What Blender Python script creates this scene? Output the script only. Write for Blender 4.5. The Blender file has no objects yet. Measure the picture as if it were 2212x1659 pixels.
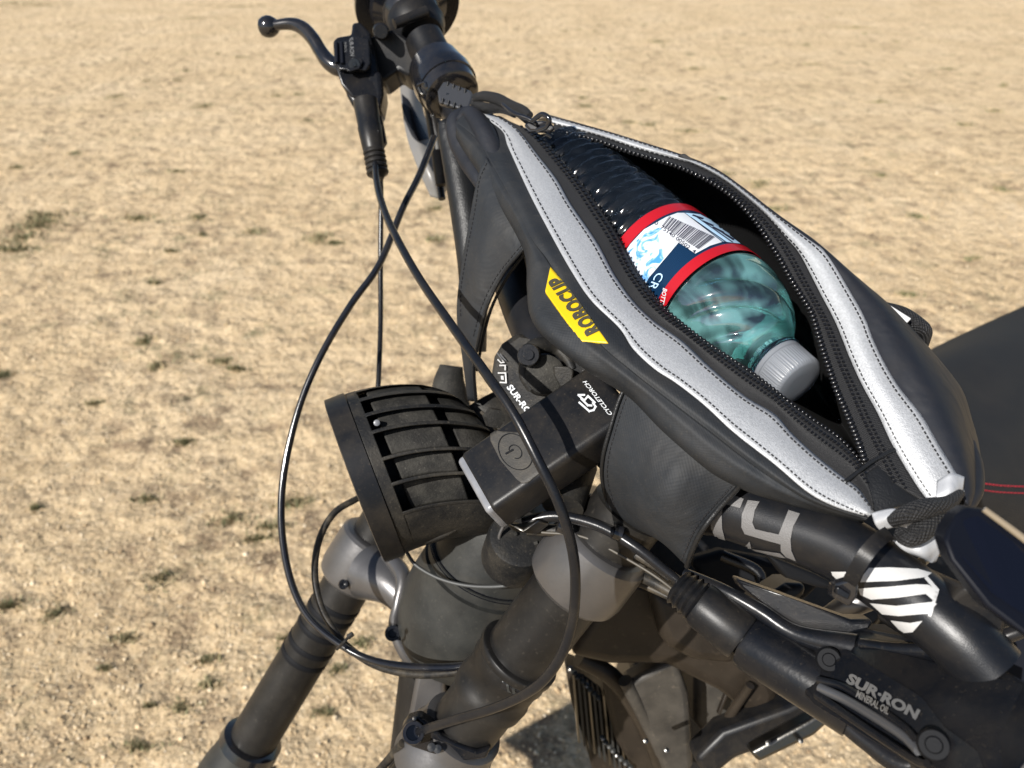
import bpy, bmesh, math, random
import numpy as np
from mathutils import Vector as V, Matrix
from mathutils.bvhtree import BVHTree
random.seed(7); rng = np.random.default_rng(7)
rad = math.radians
sc = bpy.context.scene
col = sc.collection
# ---------------------------------------------------------------- camera, sky, sun
PITCH = 32.0
CAM = V((0, 0, 1.5))
cam_d = bpy.data.cameras.new('camera'); cam = bpy.data.objects.new('camera', cam_d); col.objects.link(cam)
cam.location = CAM; cam.rotation_euler = (rad(90 - PITCH), 0, 0)
cam_d.sensor_width = 36; cam_d.lens = 27.0; cam_d.clip_start = 0.02; cam_d.clip_end = 900
cam_d.dof.use_dof = True; cam_d.dof.focus_distance = 0.405; cam_d.dof.aperture_fstop = 11
sc.camera = cam
SUN = V((-0.52, -0.59, 0.63)).normalized()          # towards the sun
w = bpy.data.worlds.new('World'); sc.world = w; w.use_nodes = True
nt = w.node_tree; sky = nt.nodes.new('ShaderNodeTexSky'); sky.sky_type = 'NISHITA'; sky.sun_disc = False
sky.sun_elevation = math.asin(SUN.z); sky.sun_rotation = math.atan2(SUN.x, SUN.y) % (2 * math.pi)
bg = nt.nodes['Background']; bg.inputs['Strength'].default_value = 0.06
nt.links.new(sky.outputs[0], bg.inputs[0])
sun_d = bpy.data.lights.new('sun', 'SUN'); sun_d.energy = 5.0; sun_d.angle = rad(0.53); sun_d.color = (1.0, 0.96, 0.90)
sun = bpy.data.objects.new('sun', sun_d); col.objects.link(sun); sun.location = (-2, -2, 6)
sun.rotation_euler = SUN.to_track_quat('Z', 'Y').to_euler()
sc.view_settings.view_transform = 'Standard'; sc.view_settings.look = 'None'
sc.view_settings.exposure = 0.60; sc.view_settings.gamma = 1
sc.render.engine = 'CYCLES'; sc.cycles.use_denoising = True
sc.cycles.max_bounces = 12; sc.cycles.transmission_bounces = 12; sc.cycles.sample_clamp_indirect = 6

# ---------------------------------------------------------------- places: a pixel of the photo (2212 wide) plus its distance gives a real point
F = 1658.8; CX = 1106.0; CY = 829.5
FW = V((0, math.cos(rad(PITCH)), -math.sin(rad(PITCH)))); UP = V((0, math.sin(rad(PITCH)), math.cos(rad(PITCH)))); RT = V((1, 0, 0))
def P(x, y, d): return CAM + FW * d + RT * ((x - CX) / F * d) - UP * ((y - CY) / F * d)
def pix(p):
    q = V(p) - CAM; d = q.dot(FW); return (CX + q.dot(RT) / d * F, CY - q.dot(UP) / d * F, d)
def cat(pts, n):                                     # Catmull-Rom resampling of tuples, even in arc length
    a = np.array([tuple(p) for p in pts], float)
    if len(a) == 2:
        t = np.linspace(0, 1, n)[:, None]; return a[0] * (1 - t) + a[1] * t
    e = np.vstack([2 * a[0] - a[1], a, 2 * a[-1] - a[-2]]); out = []
    for i in range(1, len(e) - 2):
        p0, p1, p2, p3 = e[i - 1:i + 3]
        for t in np.linspace(0, 1, 12, endpoint=False):
            out.append(.5 * (2 * p1 + (p2 - p0) * t + (2 * p0 - 5 * p1 + 4 * p2 - p3) * t * t + (3 * p1 - p0 - 3 * p2 + p3) * t ** 3))
    out.append(e[-2]); out = np.array(out)
    k = min(3, a.shape[1]); s = np.concatenate([[0], np.cumsum(np.linalg.norm(np.diff(out[:, :k], axis=0), axis=1))])
    q = np.linspace(0, s[-1], n)
    return np.stack([np.interp(q, s, out[:, j]) for j in range(a.shape[1])], 1)

# ---------------------------------------------------------------- materials
MATS = {}
def mat(name, color, rough=.5, metal=0, bump=0, bscale=900, dust=0, dscale=60, dcol=(.30, .24, .16), var=0, vscale=40, coat=0, spec=.5, weave=0, wscale=1400, sheen=0, trans=0, ior=1.45, film=0, alpha=1, crease=0):
    m = bpy.data.materials.new(name); m.use_nodes = True; t = m.node_tree; b = t.nodes['Principled BSDF']
    L = t.links.new; N = t.nodes.new
    b.inputs['Base Color'].default_value = (*color, 1); b.inputs['Roughness'].default_value = rough
    b.inputs['Metallic'].default_value = metal; b.inputs['Coat Weight'].default_value = coat; b.inputs['Coat Roughness'].default_value = .08
    b.inputs['Specular IOR Level'].default_value = spec; b.inputs['Sheen Weight'].default_value = sheen
    b.inputs['Transmission Weight'].default_value = trans; b.inputs['IOR'].default_value = ior
    if film: b.inputs['Thin Film Thickness'].default_value = film; b.inputs['Thin Film IOR'].default_value = 1.6
    tc = N('ShaderNodeTexCoord'); src = None
    def rgb(c): n = N('ShaderNodeRGB'); n.outputs[0].default_value = (*c, 1); return n.outputs[0]
    cs = rgb(color)
    if var:
        n = N('ShaderNodeTexNoise'); n.inputs['Scale'].default_value = vscale; n.inputs['Detail'].default_value = 5; L(tc.outputs['Object'], n.inputs[0])
        mr = N('ShaderNodeMapRange'); mr.inputs[1].default_value = .35; mr.inputs[2].default_value = .65; mr.inputs[3].default_value = 1 - var; mr.inputs[4].default_value = 1 + var; L(n.outputs[0], mr.inputs[0])
        mx = N('ShaderNodeVectorMath'); mx.operation = 'SCALE'; L(cs, mx.inputs[0]); L(mr.outputs[0], mx.inputs['Scale']); cs = mx.outputs[0]
        rr = N('ShaderNodeMapRange'); rr.inputs[3].default_value = max(.03, rough - .08); rr.inputs[4].default_value = min(1, rough + .1); L(n.outputs[0], rr.inputs[0]); L(rr.outputs[0], b.inputs['Roughness'])
    if dust:
        n = N('ShaderNodeTexNoise'); n.inputs['Scale'].default_value = dscale; n.inputs['Detail'].default_value = 8; n.inputs['Roughness'].default_value = .7; L(tc.outputs['Object'], n.inputs[0])
        n2 = N('ShaderNodeTexNoise'); n2.inputs['Scale'].default_value = dscale * 18; n2.inputs['Detail'].default_value = 3; L(tc.outputs['Object'], n2.inputs[0])
        a1 = N('ShaderNodeMapRange'); a1.inputs[1].default_value = .42; a1.inputs[2].default_value = .72; a1.inputs[4].default_value = dust; L(n.outputs[0], a1.inputs[0])
        a2 = N('ShaderNodeMapRange'); a2.inputs[1].default_value = .62; a2.inputs[2].default_value = .75; a2.inputs[4].default_value = dust * 1.1; L(n2.outputs[0], a2.inputs[0])
        ad = N('ShaderNodeMath'); ad.use_clamp = True; L(a1.outputs[0], ad.inputs[0]); L(a2.outputs[0], ad.inputs[1])
        mx = N('ShaderNodeMix'); mx.data_type = 'RGBA'; L(ad.outputs[0], mx.inputs[0]); L(cs, mx.inputs[6]); L(rgb(dcol), mx.inputs[7]); cs = mx.outputs[2]
    L(cs, b.inputs['Base Color'])
    h = None
    if bump:
        n = N('ShaderNodeTexNoise'); n.inputs['Scale'].default_value = bscale; n.inputs['Detail'].default_value = 4; L(tc.outputs['Object'], n.inputs[0])
        bp = N('ShaderNodeBump'); bp.inputs['Strength'].default_value = bump; bp.inputs['Distance'].default_value = .0006; L(n.outputs[0], bp.inputs['Height']); h = bp
    if weave:
        sp = N('ShaderNodeSeparateXYZ'); L(tc.outputs['UV'], sp.inputs[0]); ss = []
        for k in (0, 1):
            mm = N('ShaderNodeMath'); mm.operation = 'MULTIPLY'; mm.inputs[1].default_value = wscale * 2; L(sp.outputs[k], mm.inputs[0])
            s_ = N('ShaderNodeMath'); s_.operation = 'SINE'; L(mm.outputs[0], s_.inputs[0]); ss.append(s_)
        pr = N('ShaderNodeMath'); pr.operation = 'MULTIPLY'; L(ss[0].outputs[0], pr.inputs[0]); L(ss[1].outputs[0], pr.inputs[1])
        bp = N('ShaderNodeBump'); bp.inputs['Strength'].default_value = weave; bp.inputs['Distance'].default_value = .0004; L(pr.outputs[0], bp.inputs['Height'])
        if h: L(h.outputs[0], bp.inputs['Normal'])
        h = bp
    if crease:
        n = N('ShaderNodeTexNoise'); n.inputs['Scale'].default_value = 38; n.inputs['Detail'].default_value = 2; n.inputs['Distortion'].default_value = .8; L(tc.outputs['Object'], n.inputs[0])
        bp = N('ShaderNodeBump'); bp.inputs['Strength'].default_value = crease; bp.inputs['Distance'].default_value = .006; L(n.outputs[0], bp.inputs['Height'])
        if h: L(h.outputs[0], bp.inputs['Normal'])
        h = bp
    if h: L(h.outputs[0], b.inputs['Normal'])
    MATS[name] = m; return m
vinyl = mat('vinyl', (.0150, .0172, .0205), .64, spec=.30, crease=.35, bump=.2, bscale=300, var=.12, vscale=25, weave=.11, wscale=1450, dust=.035, dscale=30)
vinyl_plain = mat('vinyl_smooth', (.010, .0115, .016), .55, spec=.35, crease=.25, bump=.15, bscale=300, dust=.02, var=.1)
leather = mat('leather', (.009, .0095, .0105), .40, spec=.4, crease=.2, bump=.5, bscale=900, var=.15)
tape_m = mat('zip_tape', (.010, .010, .011), .62, weave=.5, wscale=2600, bump=.3, bscale=1200)
teeth_m = mat('zip_teeth', (.006, .006, .007), .30, spec=.4, coat=.2)
lining = mat('lining', (.0045, .0045, .005), .8, bump=.5, bscale=500, spec=.25)
refl = mat('reflective_tape', (.385, .395, .41), .48, metal=.3, bump=.55, bscale=1600, var=.10, vscale=900)
silver_cloth = mat('silver_cloth', (.40, .41, .43), .45, metal=.25, bump=.3, bscale=300, crease=.7)
thread = mat('thread', (.012, .012, .014), .7)
webbing = mat('webbing', (.012, .012, .013), .6, bump=1, bscale=1500, weave=1, wscale=1900)
blackp = mat('black_plastic', (.0065, .007, .0085), .38, spec=.30, bump=.10, bscale=1600, dust=.06, dscale=40)
dusty = mat('dusty_black', (.0085, .0088, .0095), .55, spec=.28, bump=.4, bscale=700, dust=.16, dscale=35, dcol=(.22, .19, .14))
dusty2 = mat('very_dusty_black', (.017, .0165, .0155), .7, spec=.2, bump=.6, bscale=800, dust=.26, dscale=50, dcol=(.17, .16, .135))
gloss = mat('gloss_black', (.006, .007, .010), .16, coat=.6, dust=.05, dscale=50)
satin = mat('satin_black', (.0045, .0055, .008), .27, spec=.34, bump=.12, bscale=500, dust=.04, dscale=30)
matte = mat('matte_black', (.006, .0065, .008), .65, spec=.15, bump=.2)
hose_m = mat('hose_rubber', (.0055, .0065, .009), .27, spec=.4, bump=.1, bscale=500, dust=.03, dscale=60)
hose_d = mat('dusty_hose', (.012, .0118, .0115), .5, spec=.3, bump=.3, bscale=500, dust=.22, dscale=80)
fork_m = mat('fork_tube', (.011, .0105, .0102), .42, metal=.2, spec=.35, bump=.12, bscale=300, dust=.13, dscale=18, dcol=(.13, .115, .095), var=.15)
can_m = mat('head_cover', (.020, .021, .0205), .46, spec=.35, bump=.2, bscale=300, dust=.13, dscale=20, dcol=(.15, .14, .115), var=.12)
clamp_m = mat('cast_clamp', (.115, .112, .113), .34, metal=.65, bump=.15, bscale=400, dust=.16, dscale=25, dcol=(.17, .155, .135), var=.1)
steel = mat('steel', (.12, .117, .11), .30, metal=1, bump=.2, bscale=400, dust=.15)
bar_m = mat('bar_anodized', (.006, .007, .0095), .33, metal=.1, bump=.14, bscale=2200, dust=.03, dscale=50, spec=.45)
decal_g = mat('grey_print', (.12, .117, .117), .5, bump=.5, bscale=1500)
white_m = mat('white_print', (.43, .43, .43), .35, bump=.15)
letter_w = mat('white_lettering', (.48, .50, .52), .5)
letter_d = mat('dark_lettering', (.05, .045, .03), .5)
letter_s = mat('silver_lettering', (.17, .17, .17), .35, metal=.4)
yellow = mat('yellow_rubber', (.62, .42, .008), .38, bump=.1)
red_l = mat('red_print', (.34, .006, .012), .32, coat=.3)
white_l = mat('white_label', (.50, .52, .55), .32, coat=.3)
blue_l = mat('navy_film', (.006, .03, .08), .22, coat=.4, trans=.35)
ltblue = mat('pale_blue_print', (.40, .58, .75), .32, coat=.3)
ink = mat('black_ink', (.012, .012, .03), .45)
lens_m = mat('frosted_lens', (.17, .175, .19), .35, coat=.3, var=.15, vscale=120)
panel_m = mat('brown_panel', (.016, .0125, .0095), .42, spec=.3, bump=.1, dust=.10, dscale=12, dcol=(.17, .13, .09), var=.2)
panel_g = mat('grey_panel', (.034, .032, .029), .45, spec=.3, bump=.1, dust=.16, dscale=10, dcol=(.24, .20, .15), var=.2)
seat_m = mat('seat_cover', (.016, .016, .0165), .62, spec=.25, weave=.3, wscale=900, dust=.02, dscale=15)
grey_guard = mat('grey_guard', (.13, .13, .13), .35, bump=.05, dust=.2, dscale=20)
navy_m = mat('display_case', (.004, .005, .009), .5, spec=.15)
red_t = mat('red_thread', (.25, .01, .02), .6)
cap_m = mat('cap_plastic', (.22, .235, .26), .38, trans=.3, bump=.05)
wire_m = mat('wire_steel', (.07, .072, .072), .55, metal=.5)
gold = mat('brass_pin', (.25, .19, .10), .35, metal=1)

def blue_art():
    m = mat('mountain_print', (.5, .54, .6), .32, coat=.3); t = m.node_tree; b = t.nodes['Principled BSDF']
    tc = t.nodes.new('ShaderNodeTexCoord'); n = t.nodes.new('ShaderNodeTexNoise'); n.inputs['Scale'].default_value = 130; n.inputs['Detail'].default_value = 6; n.inputs['Distortion'].default_value = 1.6
    t.links.new(tc.outputs['Object'], n.inputs[0]); r = t.nodes.new('ShaderNodeValToRGB'); e = r.color_ramp.elements
    e[0].position = .40; e[0].color = (.05, .22, .62, 1); e[1].position = .54; e[1].color = (.50, .54, .60, 1)
    x = e.new(.47); x.color = (.20, .38, .60, 1)
    t.links.new(n.outputs[0], r.inputs[0]); t.links.new(r.outputs[0], b.inputs['Base Color']); return m
art_m = blue_art()

# ---------------------------------------------------------------- object helpers
ORG = {}
def org(o):
    while o is not None:
        if o.name in ORG: return ORG[o.name]
        o = o.parent
    return V((0, 0, 0))
def tag(o, label=None, category=None, group=None, kind=None):
    for k, v in (('label', label), ('category', category), ('group', group), ('kind', kind)):
        if v: o[k] = v
    return o
def root(name, label, category, loc, group=None):
    e = bpy.data.objects.new(name, None); col.objects.link(e); e.location = loc; e.empty_display_size = .02
    ORG[e.name] = V(loc); return tag(e, label, category, group)
def obj(name, md, m, parent=None, smooth=40, solid=0, bevel=0, kind=None, flip=None, label=None):
    vs, fs = md[0], md[1]; L = org(parent)
    me = bpy.data.meshes.new(name); me.from_pydata([tuple(V(v) - L) for v in vs], [], [tuple(f) for f in fs])
    if len(md) > 2 and md[2] is not None:
        uv = me.uv_layers.new(name='UVMap'); li = np.empty(len(me.loops), int); me.loops.foreach_get('vertex_index', li)
        uv.data.foreach_set('uv', np.array(md[2])[li].astype('f').ravel())
    me.validate(); me.materials.append(m)
    if smooth:
        me.shade_smooth(); me.set_sharp_from_angle(angle=rad(smooth))
    o = bpy.data.objects.new(name, me); col.objects.link(o)
    if parent: o.parent = parent
    if solid: s = o.modifiers.new('s', 'SOLIDIFY'); s.thickness = solid; s.offset = -1
    if bevel:
        b = o.modifiers.new('b', 'BEVEL'); b.width = bevel; b.segments = 3; b.limit_method = 'ANGLE'; b.angle_limit = rad(35)
    if kind: o['kind'] = kind
    if label: o['label'] = label
    return o
def merge(*mds):
    vs, fs, uv = [], [], []
    for md in mds:
        k = len(vs); vs += list(md[0]); fs += [tuple(i + k for i in f) for f in md[1]]
        uv += list(md[2]) if len(md) > 2 and md[2] is not None else [(0, 0)] * len(md[0])
    return vs, fs, uv
def split(md):
    vs, fs = md[0], md[1]; par = list(range(len(vs)))
    def fd_(i):
        while par[i] != i: par[i] = par[par[i]]; i = par[i]
        return i
    for f in fs:
        for k in f[1:]: par[fd_(k)] = fd_(f[0])
    g = {}
    for f in fs: g.setdefault(fd_(f[0]), []).append(f)
    out = []
    for fl in g.values():
        ids = sorted({i for f in fl for i in f}); mp = {i: k for k, i in enumerate(ids)}
        if len(fl) > 5: out.append(([vs[i] for i in ids], [tuple(mp[i] for i in f) for f in fl], None))
    return out
def bvh(md): return BVHTree.FromPolygons([V(v) for v in md[0]], [tuple(f) for f in md[1]])
def tube(keys, n=60, seg=24, world=False, cap=True, ell=None, px=True):
    """keys: (x, y, d, width in px) or world (x,y,z,r)"""
    if world: a = np.array([(*k[:3], k[3]) for k in keys], float)
    else: a = np.array([(*P(k[0], k[1], k[2]), k[3] * k[2] / F / 2) for k in keys], float)
    a = cat(a, n); pts = [V(p[:3]) for p in a]; vs, fs, uv = [], [], []
    T = [(pts[min(i + 1, n - 1)] - pts[max(i - 1, 0)]).normalized() for i in range(n)]
    u = T[0].orthogonal().normalized(); s = 0
    for i in range(n):
        u = (u - T[i] * u.dot(T[i])).normalized(); v = T[i].cross(u)
        if i: s += (pts[i] - pts[i - 1]).length
        r = a[i][3]
        for j in range(seg):
            an = 2 * math.pi * j / seg; vs.append(pts[i] + (u * math.cos(an) + v * math.sin(an)) * r); uv.append((s, an * r))
    for i in range(n - 1):
        for j in range(seg):
            j2 = (j + 1) % seg; fs.append((i * seg + j, i * seg + j2, (i + 1) * seg + j2, (i + 1) * seg + j))
    if cap: fs.append(tuple(range(seg))[::-1]); fs.append(tuple(range((n - 1) * seg, n * seg)))
    return vs, fs, uv
def lathe(A, B, prof, seg=64, fn=None):
    """prof: (distance along A->B in metres, radius)"""
    A = V(A); B = V(B); T = (B - A).normalized(); u = T.orthogonal().normalized(); v = T.cross(u); vs, fs, uv = [], [], []
    for i, (s, r) in enumerate(prof):
        for j in range(seg):
            an = 2 * math.pi * j / seg; rr = fn(s, an, r) if fn else r
            vs.append(A + T * s + (u * math.cos(an) + v * math.sin(an)) * rr); uv.append((an * max(r, .01), s))
    n = len(prof)
    for i in range(n - 1):
        for j in range(seg):
            j2 = (j + 1) % seg; fs.append((i * seg + j, i * seg + j2, (i + 1) * seg + j2, (i + 1) * seg + j))
    if prof[0][1] > 0: fs.append(tuple(range(seg))[::-1])
    if prof[-1][1] > 0: fs.append(tuple(range((n - 1) * seg, n * seg)))
    return vs, fs, uv
def loft(rows, n=80, m=8, off=0, world=False):
    """rows: lists of (x,y,d); smooth across rows; m samples between rows"""
    R = [cat([tuple(P(*p)) if not world else p for p in r], n) for r in rows]
    R = np.array(R); k = (len(rows) - 1) * m + 1; G = np.empty((k, n, 3))
    for j in range(n):
        c = R[:, j, :]
        if len(rows) > 2:
            e = np.vstack([2 * c[0] - c[1], c, 2 * c[-1] - c[-2]]); q = []
            for i in range(1, len(e) - 2):
                for t in np.linspace(0, 1, m, endpoint=False):
                    p0, p1, p2, p3 = e[i - 1:i + 3]
                    q.append(.5 * (2 * p1 + (p2 - p0) * t + (2 * p0 - 5 * p1 + 4 * p2 - p3) * t * t + (3 * p1 - p0 - 3 * p2 + p3) * t ** 3))
            q.append(e[-2]); G[:, j] = q
        else:
            t = np.linspace(0, 1, k)[:, None]; G[:, j] = c[0] * (1 - t) + c[1] * t
    U = np.concatenate([np.zeros((k, 1)), np.cumsum(np.linalg.norm(np.diff(G, axis=1), axis=2), axis=1)], 1)
    W = np.concatenate([np.zeros((1, n)), np.cumsum(np.linalg.norm(np.diff(G, axis=0), axis=2), axis=0)], 0)
    vs = [V(p) for p in G.reshape(-1, 3)]; uv = list(zip(U.ravel(), W.ravel())); fs = []
    for i in range(k - 1):
        for j in range(n - 1): fs.append((i * n + j, i * n + j + 1, (i + 1) * n + j + 1, (i + 1) * n + j))
    # face the camera
    sgn = 0
    for f in fs[::max(1, len(fs) // 50)]:
        nn = (vs[f[1]] - vs[f[0]]).cross(vs[f[2]] - vs[f[0]]); sgn += 1 if nn.dot(CAM - vs[f[0]]) > 0 else -1
    if sgn < 0: fs = [f[::-1] for f in fs]
    return vs, fs, uv
def plate(pts, th, ext=None):
    """solid slab: outline of (x,y,d) extruded away from the viewer's side by th"""
    e = (ext.normalized() if ext else FW) * th; a = [P(*p) for p in pts]; n = len(a)
    nn = sum(((a[i] - a[0]).cross(a[(i + 1) % n] - a[0]) for i in range(1, n)), V((0, 0, 0)))
    if nn.dot(e) > 0: a = a[::-1]
    vs = a + [p + e for p in a]
    return vs, [tuple(range(n)), tuple(range(2 * n - 1, n - 1, -1))] + [(i + n, (i + 1) % n + n, (i + 1) % n, i) for i in range(n)], None
def box(c, ax, ay, az):
    c = V(c); vs = [c + ax * i + ay * j + az * k for k in (-1, 1) for j in (-1, 1) for i in (-1, 1)]
    fs = [(0, 2, 3, 1), (4, 5, 7, 6), (0, 1, 5, 4), (2, 6, 7, 3), (0, 4, 6, 2), (1, 3, 7, 5)]
    if ax.cross(ay).dot(az) < 0: fs = [f[::-1] for f in fs]
    return vs, fs, None
def shot(tree, x, y):
    d = (P(x, y, 1) - CAM).normalized(); h = tree.ray_cast(CAM, d)
    if h[0] is None: return None
    n = h[1]; n = n if n.dot(d) < 0 else -n
    return h[0], n
def decal(poly, tree, off=.0004, cut=6, tris=None):
    """an outline lying on an existing surface: finely cut, then laid on it"""
    bm = bmesh.new()
    if tris is None:
        v = [bm.verts.new((p[0], p[1], 0)) for p in poly]; bm.faces.new(v)
    else:
        v = [bm.verts.new((p[0], p[1], 0)) for p in poly]
        for f in tris:
            try: bm.faces.new([v[i] for i in f])
            except ValueError: pass
    bm.normal_update(); bmesh.ops.triangulate(bm, faces=bm.faces[:], quad_method='BEAUTY', ngon_method='EAR_CLIP')
    for _ in range(7):
        ed = [e for e in bm.edges if e.calc_length() > cut]
        if not ed: break
        bmesh.ops.subdivide_edges(bm, edges=ed, cuts=1); bmesh.ops.triangulate(bm, faces=bm.faces[:])
    bm.verts.index_update(); vs = []; ok = []
    for q in bm.verts:
        h = shot(tree, q.co.x, q.co.y); ok.append(h is not None); vs.append(h[0] + h[1] * off if h else V((0, 0, 0)))
    fs = []
    for f in bm.faces:
        i = [q.index for q in f.verts]
        if all(ok[k] for k in i) and max((vs[i[0]] - vs[i[1]]).length, (vs[i[1]] - vs[i[2]]).length) < .02:
            n = (vs[i[1]] - vs[i[0]]).cross(vs[i[2]] - vs[i[0]]); fs.append(i if n.dot(CAM - vs[i[0]]) > 0 else i[::-1])
    bm.free(); return vs, fs, None
def tgeo(s, bold=0, shear=0, spacing=1.0):
    cu = bpy.data.curves.new('t', 'FONT'); cu.body = s; cu.size = 1; cu.offset = bold; cu.shear = shear; cu.space_character = spacing; cu.resolution_u = 3
    o = bpy.data.objects.new('t', cu); col.objects.link(o); bpy.context.view_layer.update()
    me = bpy.data.meshes.new_from_object(o.evaluated_get(bpy.context.evaluated_depsgraph_get()))
    vs = np.array([v.co[:2] for v in me.vertices]); fs = [tuple(p.vertices) for p in me.polygons]
    bpy.data.objects.remove(o); bpy.data.curves.remove(cu); bpy.data.meshes.remove(me)
    mn, mx = vs.min(0), vs.max(0); return (vs - mn) / (mx - mn), fs
def text(s, bl, br, tl, tree, off=.0005, bold=0, shear=0, cut=6, spacing=1.0):
    vs, fs = tgeo(s, bold, shear, spacing); bl, br, tl = map(np.array, (bl, br, tl))
    q = bl + vs[:, :1] * (br - bl) + vs[:, 1:] * (tl - bl)
    return decal([tuple(p) for p in q], tree, off, cut, fs)
def strokes(lines, w, tree, off=.0004, cut=4):
    out = []
    for L_ in lines:
        for a, b in zip(L_[:-1], L_[1:]):
            dx, dy = b[0] - a[0], b[1] - a[1]; l = math.hypot(dx, dy); ux, uy = dx / l * w / 2, dy / l * w / 2
            out.append(decal([(a[0] - ux - uy, a[1] - uy + ux), (b[0] + ux - uy, b[1] + uy + ux), (b[0] + ux + uy, b[1] + uy - ux), (a[0] - ux + uy, a[1] - uy - ux)], tree, off, cut)); off += .00003
    return merge(*out)
def stitches(line, tree, pitch=10, ln=5, w=1.6, h=.0006, n=None, jit=.6):
    a = cat(line, 400); s = np.concatenate([[0], np.cumsum(np.linalg.norm(np.diff(a, axis=0), axis=1))])
    out = []
    for q in np.arange(pitch / 2, s[-1], pitch):
        q += random.uniform(-jit, jit)
        c = [(np.interp(q + e, s, a[:, 0]), np.interp(q + e, s, a[:, 1])) for e in (-ln / 2, ln / 2)]
        h0, h1 = shot(tree, *c[0]), shot(tree, *c[1])
        if not h0 or not h1: continue
        ax = (h1[0] - h0[0]) / 2
        if ax.length > .01 or ax.length < 1e-5: continue
        nn = h0[1]; ay = ax.cross(nn).normalized() * (w / F * .4 / 2)
        out.append(box((h0[0] + h1[0]) / 2 + nn * h * .4, ax, ay, nn * h * .6))
    return merge(*out)

# ================================================================ GROUND
def ground_mat():
    m = bpy.data.materials.new('dry_sand'); m.use_nodes = True; t = m.node_tree; b = t.nodes['Principled BSDF']; N = t.nodes.new; L = t.links.new
    tc = N('ShaderNodeTexCoord'); b.inputs['Roughness'].default_value = .9; b.inputs['Specular IOR Level'].default_value = .2
    def noise(s, d=6, r=.6, mp=None):
        n = N('ShaderNodeTexNoise'); n.inputs['Scale'].default_value = s; n.inputs['Detail'].default_value = d; n.inputs['Roughness'].default_value = r
        if mp:
            k = N('ShaderNodeMapping'); k.inputs['Scale'].default_value = mp; L(tc.outputs['Object'], k.inputs[0]); L(k.outputs[0], n.inputs[0])
        else: L(tc.outputs['Object'], n.inputs[0])
        return n.outputs[0]
    def ramp(s, pts):
        r = N('ShaderNodeValToRGB'); L(s, r.inputs[0]); e = r.color_ramp.elements
        e[0].position, e[0].color = pts[0][0], (*pts[0][1], 1); e[1].position, e[1].color = pts[-1][0], (*pts[-1][1], 1)
        for p, c in pts[1:-1]: x = e.new(p); x.color = (*c, 1)
        return r.outputs[0]
    def mix(f, a, c):
        x = N('ShaderNodeMix'); x.data_type = 'RGBA'; L(f, x.inputs[0]); L(a, x.inputs[6]); L(c, x.inputs[7]); return x.outputs[2]
    def rgb(c): n = N('ShaderNodeRGB'); n.outputs[0].default_value = (*c, 1); return n.outputs[0]
    def mr(s, a, c, lo=0, hi=1): x = N('ShaderNodeMapRange'); L(s, x.inputs[0]); x.inputs[1].default_value = a; x.inputs[2].default_value = c; x.inputs[3].default_value = lo; x.inputs[4].default_value = hi; return x.outputs[0]
    base = ramp(noise(1.1, 6, .65), [(.32, (.50, .37, .22)), (.5, (.64, .49, .31)), (.66, (.74, .59, .40))])
    fine = ramp(noise(75, 5, .8), [(.34, (.20, .135, .075)), (.43, (.50, .365, .205)), (.54, (.69, .525, .315)), (.66, (.94, .78, .54))])
    c = mix(mr(noise(7, 4), .3, .7, .35, .75), base, fine)
    br = N('ShaderNodeMath'); br.operation = 'MULTIPLY'; L(mr(noise(6.5, 9, .8, (1, 1.25, 1)), .485, .60), br.inputs[0]); L(mr(noise(1.6, 4), .36, .60, .25, 1.0), br.inputs[1])
    c = mix(br.outputs[0], c, rgb((.22, .155, .098)))
    gr = N('ShaderNodeMath'); gr.operation = 'MULTIPLY'; L(mr(noise(5, 8, .78, (1, 1.1, 1)), .545, .64), gr.inputs[0]); L(mr(noise(.9, 3), .42, .58, .1, .8), gr.inputs[1])
    c = mix(gr.outputs[0], c, rgb((.15, .14, .075)))
    L(c, b.inputs['Base Color'])
    b1 = N('ShaderNodeBump'); b1.inputs['Distance'].default_value = .014; b1.inputs['Strength'].default_value = .8; L(noise(70, 6, .8), b1.inputs['Height'])
    b2 = N('ShaderNodeBump'); b2.inputs['Distance'].default_value = .07; b2.inputs['Strength'].default_value = .8; L(noise(11, 4, .6), b2.inputs['Height']); L(b1.outputs[0], b2.inputs['Normal'])
    L(b2.outputs[0], b.inputs['Normal']); return m
sand = ground_mat()
from mathutils import noise as mn
def gh(x, y):
    f = 1 / (1 + max(0, y - 6) * .2)
    return (.012 * mn.noise(V((x * 3, y * 3, 0))) + .010 * mn.noise(V((x * 11, y * 11, 3))) + .007 * mn.noise(V((x * 32, y * 32, 7)))) * f
xs = np.concatenate([[-400, -60, -20, -9], np.linspace(-5, 5, 330), [9, 20, 60, 400]])
ys = np.concatenate([[-60, -8, -2], np.linspace(.1, 3.2, 150), 3.2 + np.cumsum(np.linspace(.025, .16, 110)), [18, 24, 40, 90, 400]])
gv = [(x, y, gh(x, y) if abs(x) < 5.1 and y > 0 else 0) for y in ys for x in xs]; nx = len(xs)
gf = [(j * nx + i, j * nx + i + 1, (j + 1) * nx + i + 1, (j + 1) * nx + i) for j in range(len(ys) - 1) for i in range(nx - 1)]
obj('ground', (gv, gf, None), sand, None, smooth=180, kind='structure')
def bulk(name, verts, faces, m, kind, label, category):
    me = bpy.data.meshes.new(name); me.vertices.add(len(verts)); me.vertices.foreach_set('co', verts.astype('f').ravel())
    k = faces.shape[1]; me.loops.add(faces.size); me.loops.foreach_set('vertex_index', faces.astype('i').ravel())
    me.polygons.add(len(faces)); me.polygons.foreach_set('loop_start', np.arange(0, faces.size, k, dtype='i')); me.update(); me.validate()
    me.materials.append(m); o = bpy.data.objects.new(name, me); col.objects.link(o); o['kind'] = kind
    return tag(o, label, category)
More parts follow.
